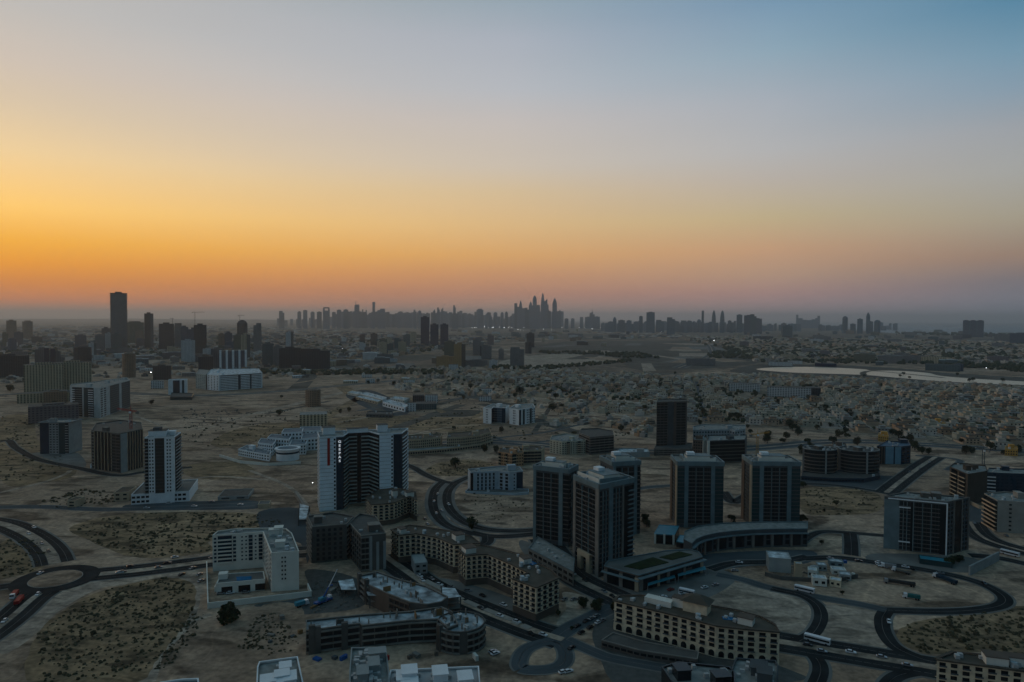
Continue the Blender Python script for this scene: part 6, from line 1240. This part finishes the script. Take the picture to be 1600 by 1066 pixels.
BUSH = make_tree(9, .14); BUSH.name = 'bush_tree'; p = G(360, 972); BUSH.location = (*p, 0); BUSH.scale = (11.5, 11.5, 11.5); tag(BUSH, 'large dark bushy tree beside the wall of the white L-shaped block', 'tree')
TP = [make_tree(k) for k in range(5)]
for t in TP: remember(t)
tn = 0; USED = set()
def place_tree(x, y, s_, label, group=None):
    global tn
    k = tn % 5; o = TP[k] if k not in USED else copy_tree(TP[k]); USED.add(k); tn += 1
    o.location = (x, y, 0); o.scale = (s_*random.uniform(.9, 1.25), s_*random.uniform(.9, 1.25), s_); o.rotation_euler = (0, 0, random.uniform(0, 6)); tag(o, label, 'tree', group)
for px, py, hpx, lb in ((712, 731, 14, 'dark round tree alone in the oval sandy lot'), (737, 827, 17, 'dark tree at the bend of the pale road loop'), (436, 650, 9, 'dark tree on the slope left of the small beige block'),
    (532, 646, 6, 'left of two small trees above the white high-rise'), (545, 644, 7, 'right of two small trees above the white high-rise'), (862, 642, 10, 'dark tree behind the left dark glass towers, in open sand'), (1008, 643, 9, 'tree on the sand left of the tall unfinished tower'), (950, 652, 7, 'low tree in the scrub above the dark unfinished block'),
    (970, 674, 8, 'round bush-like tree left of the tall unfinished tower'), (982, 680, 4, 'smallest tree left of the tall unfinished tower'), (878, 640, 8, 'second of a pair of dark trees in the sandy scrub, centre'), (711, 616, 7, 'dark tree left of the white villa blocks'), (735, 608, 8, 'green tree between the white villa blocks'), (724, 624, 6, 'small tree below the white villa blocks'),
    (812, 618, 12, 'tall dark tree in the open suburb, centre'), (660, 606, 6, 'dark tree above the low white row'), (237, 632, 6, 'lone tree on the sand right of the white apartment block'), (1306, 790, 7, 'dark shrub-like tree on the sand left of the wide dark office block'), (1288, 800, 4, 'low dark bush left of the wide dark office block'),
    (1284, 852, 7, 'dark tree at the fork of the ring road'), (1255, 762, 8, 'dark tree beside the rightmost dark glass tower'), (872, 962, 8, 'tree at the corner of the cream block by the crossing'), (893, 985, 6, 'small green tree on the crossing'), (300, 955, 4, 'small shrub tree beside the dirt track'), (1316, 930, 6, 'dark green tree at the site compound'),
    (40, 600, 7, 'dark tree left of the beige podium'), (16, 612, 8, 'dark spreading tree at the left edge'), (85, 632, 5, 'low tree by the mauve-grey block'), (575, 600, 5, 'dark tree on the plain, centre left'), (590, 598, 5, 'second dark tree on the plain, centre left'), (616, 602, 6, 'third dark tree on the plain, centre left'), (480, 628, 4, 'small tree left of the brown round tower'), (440, 622, 4, 'small tree on the bare slope, left of centre')):
    p = G(px, py); place_tree(*p, hpx*mpp(p)*1.15, lb)
rg = random.Random(21)
for k in range(190):
    x, y = None, None
    while x is None:
        px, py = rg.uniform(700, 1600), rg.uniform(585, 712)
        if py > 625+.0*px and px < 1060 and rg.random() < .85: continue
        x, y = G(px, py)
    wh = 'left' if px < 1130 else 'middle' if px < 1380 else 'right'
    place_tree(x, y, rg.uniform(6, 12), 'dark green garden tree among the villas, %s of the suburb' % wh, 'garden trees, %s of the suburb' % wh)
for k in range(26):      # trees round the towers
    px, py = rg.choice([(990+rg.uniform(0, 60), 812+rg.uniform(0, 12)), (1135+rg.uniform(0, 30), 808+rg.uniform(0, 12)), (1250+rg.uniform(0, 12), 815), (905+rg.uniform(0, 60), 945+rg.uniform(-4, 14)), (1510+rg.uniform(-60, 20), 880+rg.uniform(-4, 6))])
    place_tree(*G(px, py), rg.uniform(3, 6), 'small planted street tree at the foot of the glass towers', 'street trees at the glass towers')
mb = MB(); rg = random.Random(31)
def belt(px, n, s0, s1):
    W = [G(*p) for p in px]; k = 0
    xs = [p[0] for p in px]; ys = [p[1] for p in px]
    while k < n:
        x, y = rg.uniform(min(xs), max(xs)), rg.uniform(min(ys), max(ys))
        if not inpoly(x, y, px): continue
        k += 1; q = G(x, y); r = rg.uniform(s0, s1); h = r*rg.uniform(1.1, 1.6); kk = len(mb.v); m_ = mb.m(LEAF)
        for z, f in ((0, .7), (h*.45, 1.0), (h*.85, .6)):
            for i in range(6): t = i*PI/3+rg.uniform(-.3, .3); rr = r*f*rg.uniform(.7, 1.25); mb.v.append((q[0]+rr*math.cos(t), q[1]+rr*math.sin(t), z*rg.uniform(.9, 1.1)))
        mb.v.append((q[0], q[1], h))
        for a_ in (0, 6):
            for i in range(6): j = (i+1) % 6; mb.f.append((kk+a_+i, kk+a_+j, kk+a_+6+j, kk+a_+6+i)); mb.mi.append(m_)
        for i in range(6): mb.f.append((kk+12+i, kk+12+(i+1) % 6, kk+18)); mb.mi.append(m_)
belt([(400, 581), (500, 582), (600, 580), (690, 581), (690, 585), (560, 586), (440, 586), (400, 584)], 260, 5, 9)
belt([(770, 573), (860, 573), (950, 566), (985, 562), (985, 566), (900, 574), (850, 578), (770, 577)], 220, 4, 8)
belt([(840, 550), (1000, 552), (1030, 560), (980, 560), (930, 555), (850, 553)], 160, 6, 10)
belt([(1100, 552), (1150, 546), (1200, 556), (1180, 562), (1110, 560)], 140, 6, 11)
belt([(1180, 566), (1350, 562), (1600, 570), (1600, 582), (1450, 570), (1300, 568)], 260, 5, 10)
belt([(1050, 526), (1620, 538), (1620, 565), (1400, 563), (1200, 560), (1100, 540)], 900, 6, 14)
belt([(0, 520), (430, 524), (700, 528), (700, 550), (430, 556), (0, 560)], 500, 6, 14)
belt([(1100, 598), (1620, 612), (1620, 690), (1300, 668), (1080, 655)], 620, 2.5, 5)
belt([(700, 582), (1100, 594), (1100, 635), (900, 620), (700, 600)], 260, 2.5, 5)
belt([(1400, 520), (1620, 524), (1620, 528), (1400, 523)], 160, 12, 22)
tag(mb.build('distant_trees'), 'belts and specks of dark distant trees across the hazy plain', 'trees', kind='stuff')
for px, py, w_, lb in ((1465, 668, 24, 'bright orange flat-roofed house standing out in the right of the suburb'), (1605, 664, 22, 'rust-orange house at the right edge of the suburb'), (1580, 712, 20, 'ochre walled house by the wide road, far right'), (1380, 690, 16, 'pale yellow house at the lower edge of the suburb')):
    simple('house', lb, [(px-w_/2, py), (px+w_/2, py+1), (px+w_/2-1, py-5), (px-w_/2+1, py-5)], 8, MATS.get('orange_wall') or mat('orange_wall', (.55, .30, .07)), {0: [(1, 'N', 5, .5, .5)]}, 2, mat('orange_roof', (.42, .24, .08)), top=False, n_ac=1)
# ---------------------------------------------------------------- vehicles
def make_car(paint):
    r = empty('car', (0, 0, -500)); mb = MB()
    prof = [(-2.3, .35), (2.3, .35), (2.35, .8), (1.2, .95), (-2.1, 1.0), (-2.35, .85)]
    k = 0; n = len(prof)
    mb.v = [(x, -.9, z) for x, z in prof]+[(x, .9, z) for x, z in prof]; mb.f = [tuple(range(n)), tuple(range(2*n-1, n-1, -1))]+[(i, n+i, n+(i+1) % n, (i+1) % n) for i in range(n)]; mb.mi = [mb.m(paint)]*len(mb.f)
    mb.build('body', r)
    mb = MB(); mb.hexa([(-1.9, -.82, .99), (1.1, -.82, .96), (1.1, .82, .96), (-1.9, .82, .99), (-1.4, -.66, 1.45), (.4, -.66, 1.45), (.4, .66, 1.45), (-1.4, .66, 1.45)], GL); mb.build('windows', r)
    mb = MB(); mb.box(-1.38, .38, -.62, .62, 1.451, 1.5, paint); mb.build('roof', r)
    for x in (-1.45, 1.45):
        for y in (-.85, .85): mb = MB(); mb.tube((x, y-.1, .34), (x, y+.1, .34), .34, n=10, mt=TYRE); mb.build('wheel', r)
    return r
CP = {k: make_car(m) for k, m in (('white', WHC), ('black', BKC), ('silver', GYC), ('red', RDC))}
for c in CP.values(): remember(c)
CU = set()
def car(px, py, px2, py2, k, label, group='cars on and beside the roads'):
    o = CP[k] if k not in CU else copy_tree(CP[k]); CU.add(k); p, q = G(px, py), G(px2, py2)
    o.location = (*p, .12); o.rotation_euler = (0, 0, math.atan2(q[1]-p[1], q[0]-p[0])); tag(o, label, 'car', group)
car(187, 896, 200, 894, 'white', 'white car on the lower carriageway right of the roundabout'); car(63, 897, 70, 893, 'white', 'white car entering the roundabout from the left'); car(59, 930, 50, 940, 'white', 'white car at the mouth of the lower left road')
car(273, 872, 290, 869, 'white', 'white car beyond the upper carriageway, left'); car(53, 825, 60, 829, 'white', 'long white car on the curved dual road, left'); car(204, 886, 220, 884, 'black', 'black car on the upper carriageway'); car(248, 888, 262, 886, 'silver', 'silver car on the lower carriageway, left of the white L-shaped block')
for k, (x, y, c, lb) in enumerate(((284, 899, 'black', 'black car parked on the sand by the track, left of the walled yard'), (301, 889, 'silver', 'silver car at the back of the cars by the walled yard'), (312, 899, 'silver', 'silver car in the middle of the cars by the walled yard'), (314, 909, 'silver', 'silver car at the front of the cars by the walled yard'))): car(x, y, x+9, y-4, c, lb)
for k, (x, y, c) in enumerate(((352, 920, 'white'), (360, 928, 'white'), (382, 920, 'white'), (384, 927, 'silver'), (345, 929, 'silver'), (396, 922, 'white'))): car(x, y, x+9, y-1, c, '%s car in the walled yard of the L-shaped block' % c, '%s cars in the walled yard' % c)
for k, (x, y, c) in enumerate(((916, 972, 'black'), (924, 968, 'silver'), (932, 964, 'silver'), (922, 982, 'black'), (935, 974, 'white'), (941, 971, 'silver'), (902, 980, 'black'), (908, 990, 'black'), (896, 938, 'silver'), (907, 937, 'black'), (882, 938, 'silver'), (893, 1014, 'black'))): car(x, y, x+9, y-5, c, '%s car parked beside the crossing below the cream block' % c, '%s cars parked beside the crossing' % c)
car(880, 1052, 887, 1050, 'white', 'left of two white cars on the sand by the teardrop loop'); car(888, 1051, 895, 1049, 'white', 'right of two white cars on the sand by the teardrop loop'); car(770, 1020, 778, 1017, 'silver', 'silver car on the sand by the round unfinished block'); car(774, 1023, 782, 1020, 'white', 'white car on the sand by the round unfinished block')
car(1389, 973, 1391, 980, 'white', 'white car at the curb of the bend in the ring road'); car(1155, 880, 1164, 881, 'white', 'white car on the road behind the sandy lot'); car(1148, 893, 1156, 893, 'silver', 'silver car on the paved court right of the canopies'); car(990, 906, 998, 909, 'silver', 'silver car before the stone portal')
car(880, 897, 889, 901, 'red', 'dark red car in the street before the portal'); car(1048, 923, 1056, 921, 'red', 'dark red car under the turquoise canopy'); car(1572, 838, 1562, 832, 'silver', 'silver car on the street below the beige block at the right edge'); car(1522, 818, 1528, 824, 'silver', 'silver car parked behind the wide dark office block')
for k, (x, y, c) in enumerate(((664, 812, 'black'), (668, 820, 'silver'), (646, 800, 'black'), (652, 806, 'black'), (690, 799, 'silver'), (701, 789, 'white'), (1372, 884, 'white'), (1384, 887, 'silver'), (1425, 890, 'black'), (1538, 913, 'black'), (660, 908, 'white'), (675, 906, 'silver'), (830, 992, 'black'))): car(x, y, x+6, y+5, c, '%s car at the kerb of the %s' % (c, 'ring road' if x > 1000 else 'street between the cream blocks and the road loop'), '%s roadside cars, %s' % (c, 'right' if x > 1000 else 'centre'))
rg = random.Random(90)
for (ln, n, wh) in ((((40, 828), (64, 846), (80, 864)), 3, 'curved dual road, left'), (((150, 896), (300, 880), (420, 865)), 4, 'dual road right of the roundabout'), (((640, 896), (760, 960), (860, 994)), 7, 'planted dual street, centre'), (((885, 888), (960, 932), (1030, 962)), 7, 'street between glass towers and cream blocks'), (((1230, 1007), (1330, 1024), (1430, 1040)), 5, 'dual road, lower right'),
    (((1270, 872), (1380, 881), (1500, 902)), 5, 'ring road, right'), (((682, 805), (678, 785), (690, 760)), 3, 'road loop, centre'), (((20, 960), (-5, 983), (0, 980)), 1, 'lower left road'), (((1400, 757), (1440, 728), (1455, 718)), 3, 'diagonal dual road, right'), (((672, 912), (740, 926), (790, 948)), 5, 'cream block forecourt'), (((960, 948), (1060, 930), (1130, 912)), 6, 'paved court below the canopies'), (((215, 792), (300, 789), (390, 786)), 5, 'street below the white podium')):
    for k in range(n):
        t = (k+rg.uniform(.15, .85))/n*2; a, b_ = (ln[0], ln[1]) if t < 1 else (ln[1], ln[2]); t %= 1; x, y = a[0]+(b_[0]-a[0])*t, a[1]+(b_[1]-a[1])*t; c = rg.choice(['white', 'silver', 'black', 'white', 'silver'])
        dx, dy = b_[0]-a[0], b_[1]-a[1]; l = math.hypot(dx, dy); off = rg.choice([-3.2, 3.2]) if 'dual' in wh or 'street' in wh else 0
        car(x, y+off, x+dx/l*8, y+off+dy/l*8, c, '%s car on the %s' % (c, wh), '%s cars, %s' % (c, wh))
def bus(label, px, py, px2, py2, l, paint, band, nm='bus', cat='bus', h=3.1):
    p, q = G(px, py), G(px2, py2); r = empty(nm, (*p, .12), math.atan2(q[1]-p[1], q[0]-p[0])); tag(r, label, cat)
    mb = MB(); mb.box(-l/2, l/2, -1.25, 1.25, .5, h, paint); mb.build('body', r); mb = MB(); mb.box(-l/2+.3, l/2-.2, -1.3, 1.3, 1.5, 2.4, band); mb.build('window_band', r)
    for x in (-l/2+1.8, l/2-2):
        for y in (-1.2, 1.2): mb = MB(); mb.tube((x, y-.12, .5), (x, y+.12, .5), .5, n=10, mt=TYRE); mb.build('wheel', r)
def truck(label, px, py, px2, py2, l, paint, cab, h=3.2):
    p, q = G(px, py), G(px2, py2); r = empty('truck', (*p, .05), math.atan2(q[1]-p[1], q[0]-p[0])); tag(r, label, 'truck')
    mb = MB(); mb.box(-l/2, l/2-2.6, -1.25, 1.25, 1.1, h, paint); mb.build('cargo_body', r); mb = MB(); mb.hexa([(l/2-2.4, -1.2, .6), (l/2, -1.2, .6), (l/2, 1.2, .6), (l/2-2.4, 1.2, .6), (l/2-2.4, -1.15, 2.9), (l/2-.6, -1.15, 2.9), (l/2-.6, 1.15, 2.9), (l/2-2.4, 1.15, 2.9)], cab); cb = mb.build('cab', r); mb = MB(); mb.box(l/2-.25, l/2-.05, -1.05, 1.05, 1.8, 2.6, GL); mb.build('windscreen', cb)
    mb = MB(); mb.box(-l/2+.2, l/2-.3, -.5, .5, .7, 1.1, GRD); mb.build('chassis', r)
    for x in (-l/2+1, -l/2+2.3, l/2-1.5):
        for y in (-1.1, 1.1): mb = MB(); mb.tube((x, y-.15, .52), (x, y+.15, .52), .52, n=10, mt=TYRE); mb.build('wheel', r)
bus('white and blue coach on the road past the sandy lot', 1257, 925, 1240, 921, 11, WHC, GLB); bus('white bus on the dual road below the sandy lot', 1277, 1004, 1262, 1000, 12, WHC, GL); bus('white bus parked behind the roof pavilion of the long cream block', 1073, 929, 1060, 926, 9, WHC, GLB); bus('white bus on the far right street', 1578, 868, 1566, 865, 11, WHC, GL)
truck('long dark flatbed truck on the sandy lot, right', 1405, 914, 1385, 911, 17, BKC, GYC, 2.6); truck('blue and white lorry on the sandy lot, right', 1476, 908, 1460, 902, 15, NAVY, WHC, 2.8); truck('short teal tipper truck on the sandy lot, right', 1424, 936, 1412, 934, 9, mat('teal_paint', (.02, .12, .12)), WHC, 2.8)
truck('red tipper truck at the roadside, lower left', 30, 942, 40, 930, 10, RED, RED, 2.8); truck('second red truck behind the roadside one, lower left', 22, 933, 12, 945, 9, RED, WHC, 2.6); truck('pale truck on the verge of the ring road', 1388, 888, 1376, 886, 9, GYC, WHC); truck('low pale trailer truck on the verge of the ring road', 1408, 895, 1395, 892, 11, COND, WHC, 1.5); truck('concrete mixer-like truck beside the mobile crane', 472, 947, 482, 944, 8, TEAL, WHC, 3)
# ---------------------------------------------------------------- cranes, lamps
def tower_crane(label, px, base, top, jib_dir, m, jl=30, cl=10, zb=0):
    p = G(px, base); h = zat(px, top, p); r = empty('tower_crane', (*p, 0)); tag(r, label, 'crane')
    def lattice(nm, a, b_, w_, n):
        mb = MB(); a = Vector(a); b_ = Vector(b_); d = (b_-a); u = d.normalized().orthogonal().normalized()*w_/2; v = d.normalized().cross(u)
        cs = [u+v, u-v, -u-v, -u+v]
        for c in cs: mb.tube(a+c, b_+c, .16, n=4, mt=m)
        for k in range(n):
            s0, s1 = a+d*k/n, a+d*(k+1)/n
            for i in range(4): mb.tube(s0+cs[i], s1+cs[(i+1) % 4], .09, n=3, mt=m)
        mb.build(nm, r)
    c, s_ = math.cos(jib_dir), math.sin(jib_dir)
    lattice('mast', (0, 0, zb), (0, 0, h), 2, max(5, int((h-zb)/4))); lattice('jib', (0, 0, h), (c*jl, s_*jl, h+1), 1.4, 12); lattice('counter_jib', (0, 0, h), (-c*cl, -s_*cl, h), 1.4, 4)
    mb = MB(); mb.tube((0, 0, h), (0, 0, h+6), .4, .1, 4, m); mb.build('apex', r); mb = MB(); mb.rbox(-c*cl, -s_*cl, 3, 2, h-2.5, h, jib_dir, CON); mb.build('counterweight', r); mb = MB(); mb.box(-1, 1, -2.2, -1, h-2.4, h-.4, WH); mb.build('cab', r)
    mb = MB(); mb.tube((0, 0, h+5.8), (c*jl*.8, s_*jl*.8, h+1.2), .06, n=3, mt=MET); mb.tube((0, 0, h+5.8), (-c*cl, -s_*cl, h+.4), .06, n=3, mt=MET); mb.build('tie_rod', r)
tower_crane('red tower crane over the brown unfinished block', 205.5, 728, 642, 2.7, RED, 22); tower_crane('yellow tower crane behind the rightmost glass tower', 1183, 712, 678, .4, YEL, 18); tower_crane('dark tower crane mast behind the brown block, far right', 1536, 738, 702, 1.9, GRD, 8, 5)
tower_crane('thin hazy crane on the domed dark tower', 375, 548, 493, 1.2, GRD, 30); tower_crane('thin hazy crane beside the dark left cluster', 305, 552, 488, .6, GRD, 40); tower_crane('hazy crane beside the dark blue-black slab', 270, 550, 498, 2.4, GRD, 30); tower_crane('slim crane over the tall unfinished tower, centre right', 1062, 700, 618, 2.8, GRD, 12, 6)
p = G(505, 942); r = empty('mobile_crane', (*p, 0), .9); tag(r, 'blue mobile crane with a long white raised boom between the unfinished buildings', 'crane')
mb = MB(); mb.box(-5.5, 5.5, -1.3, 1.3, .8, 1.9, BLU); mb.build('chassis', r); mb = MB(); mb.box(-2.6, 1.4, -1.2, 1.2, 1.92, 3.4, TEAL); mb.build('turntable', r); mb = MB(); mb.hexa([(3.4, -1.2, 1.92), (5.4, -1.2, 1.92), (5.4, 1.2, 1.92), (3.4, 1.2, 1.92), (3.6, -1.1, 3.2), (5.0, -1.1, 3.2), (5.0, 1.1, 3.2), (3.6, 1.1, 3.2)], WHC); mb.build('cab', r)
for x in (-4, -2, 2, 4):
    for y in (-1.2, 1.2): mb = MB(); mb.tube((x, y-.2, .6), (x, y+.2, .6), .6, n=10, mt=TYRE); mb.build('wheel', r)
mb = MB(); mb.tube((0, 0, 2.8), (2.7, -1.4, 8.5), .55, .42, 6, BLU); mb.build('boom_base', r); mb = MB(); mb.tube((2.7, -1.4, 8.5), (6.9, -3.7, 18), .36, .22, 6, WHC); mb.build('boom', r)
LP = None
def lamp(px, py, h, label, group, s_=.5):
    global LP
    p = G(px, py)
    if LP is None:
        r = empty('street_lamp', (0, 0, 0)); mb = MB(); mb.tube((0, 0, 0), (0, 0, 1), .012, .007, 5, MET); mb.build('pole', r)
        mb = MB(); mb.prism(circle(0, 0, .5, 8), 0, .3, LAMP); mb.prism(circle(0, 0, .5, 8), .3, .6, LAMP, s1=.3); hd = mb.build('lamp_head', r, (0, 0, 1)); remember(r); LP = r; o = r
    else: o = copy_tree(LP)
    o.location = (*p, 0); o.scale = (h, h, h); tag(o, label, 'street lamp', group)
    for ch in o.children: 
        if ch.name.startswith('lamp_head'): q = s_/h; ch.scale = (q, q, q)
    return o
bpy.context.view_layer.update()
rg = random.Random(77); LL = []
for k in range(34): LL.append((rg.uniform(736, 806), 511.5+rg.uniform(-.8, 1.2), 12, 5.5*rg.uniform(.4, 1.2)))
for k in range(26): LL.append((rg.uniform(806, 945), 511.5+(3.5 if k % 2 and k > 8 else 0)+rg.uniform(-.8, 1.2), 12, 4.5*rg.uniform(.4, 1.2)))
for x, y, h, s_ in LL: lamp(x, y+1, h, 'glowing white lamp in the line of lights before the far skyline', 'line of lamps before the far skyline', s_)
for x, y, h, s_, lb in ((488.5, 768, 8, .55, 'bright lamp on the sand left of the white high-rise'), (533.5, 868, 7, .4, 'small lamp in the shadow before the left unfinished tower'), (1115.5, 535, 12, 4.5, 'bright lone lamp on the hazy road, centre right'), (439, 557, 14, 1.6, 'left of the lamps before the black office pair'), (445, 558, 14, 1.1, 'right of the lamps before the black office pair'), (236, 588, 10, 1.9, 'bright lamp beside the dark blue-panelled block'), (1541, 580, 10, 1.3, 'lone lamp on the slope beyond the pond'), (238, 526, 12, 3.0, 'faint lamp by the slim dark tower'), (1033, 520, 12, 3, 'small lamp right of the broad slab'), (535, 548, 10, 1.6, 'small lamp in the hazy city, centre left')): lamp(x, y, h, lb, None, s_)
# dark debris and pallets on the building sites: loose rubble is stuff
shrubs([(486, 905), (555, 905), (560, 950), (480, 960)], 160, .3, 1.2, 51, ORE, 'rubble', 'loose rubble and rubbish on the shaded building site')
shrubs([(1200, 895), (1335, 895), (1335, 912), (1200, 905)], 120, .3, 1.0, 52, ORE, 'rubble', 'loose rubble and stacked materials in the site compound')
shrubs([(280, 640), (400, 640), (380, 660), (290, 665)], 120, .6, 2.4, 53, ORE, 'rubble', 'flat rubble heaps on the bare slope, left of centre')
# ---------------------------------------------------------------- evening haze
hm = bpy.data.materials.new('evening_haze'); hm.use_nodes = True; t = hm.node_tree; t.nodes.clear(); v = t.nodes.new('ShaderNodeVolumePrincipled'); o_ = t.nodes.new('ShaderNodeOutputMaterial'); t.links.new(v.outputs[0], o_.inputs[1])
v.inputs['Density'].default_value = 4.6e-5; v.inputs['Color'].default_value = (.88, .94, .99, 1); v.inputs['Anisotropy'].default_value = .5; v.inputs['Density Attribute'].default_value = ''
mb = MB(); mb.box(-45000, 45000, -2500, 60000, -1, 620, hm); tag(mb.build('haze'), kind='stuff')
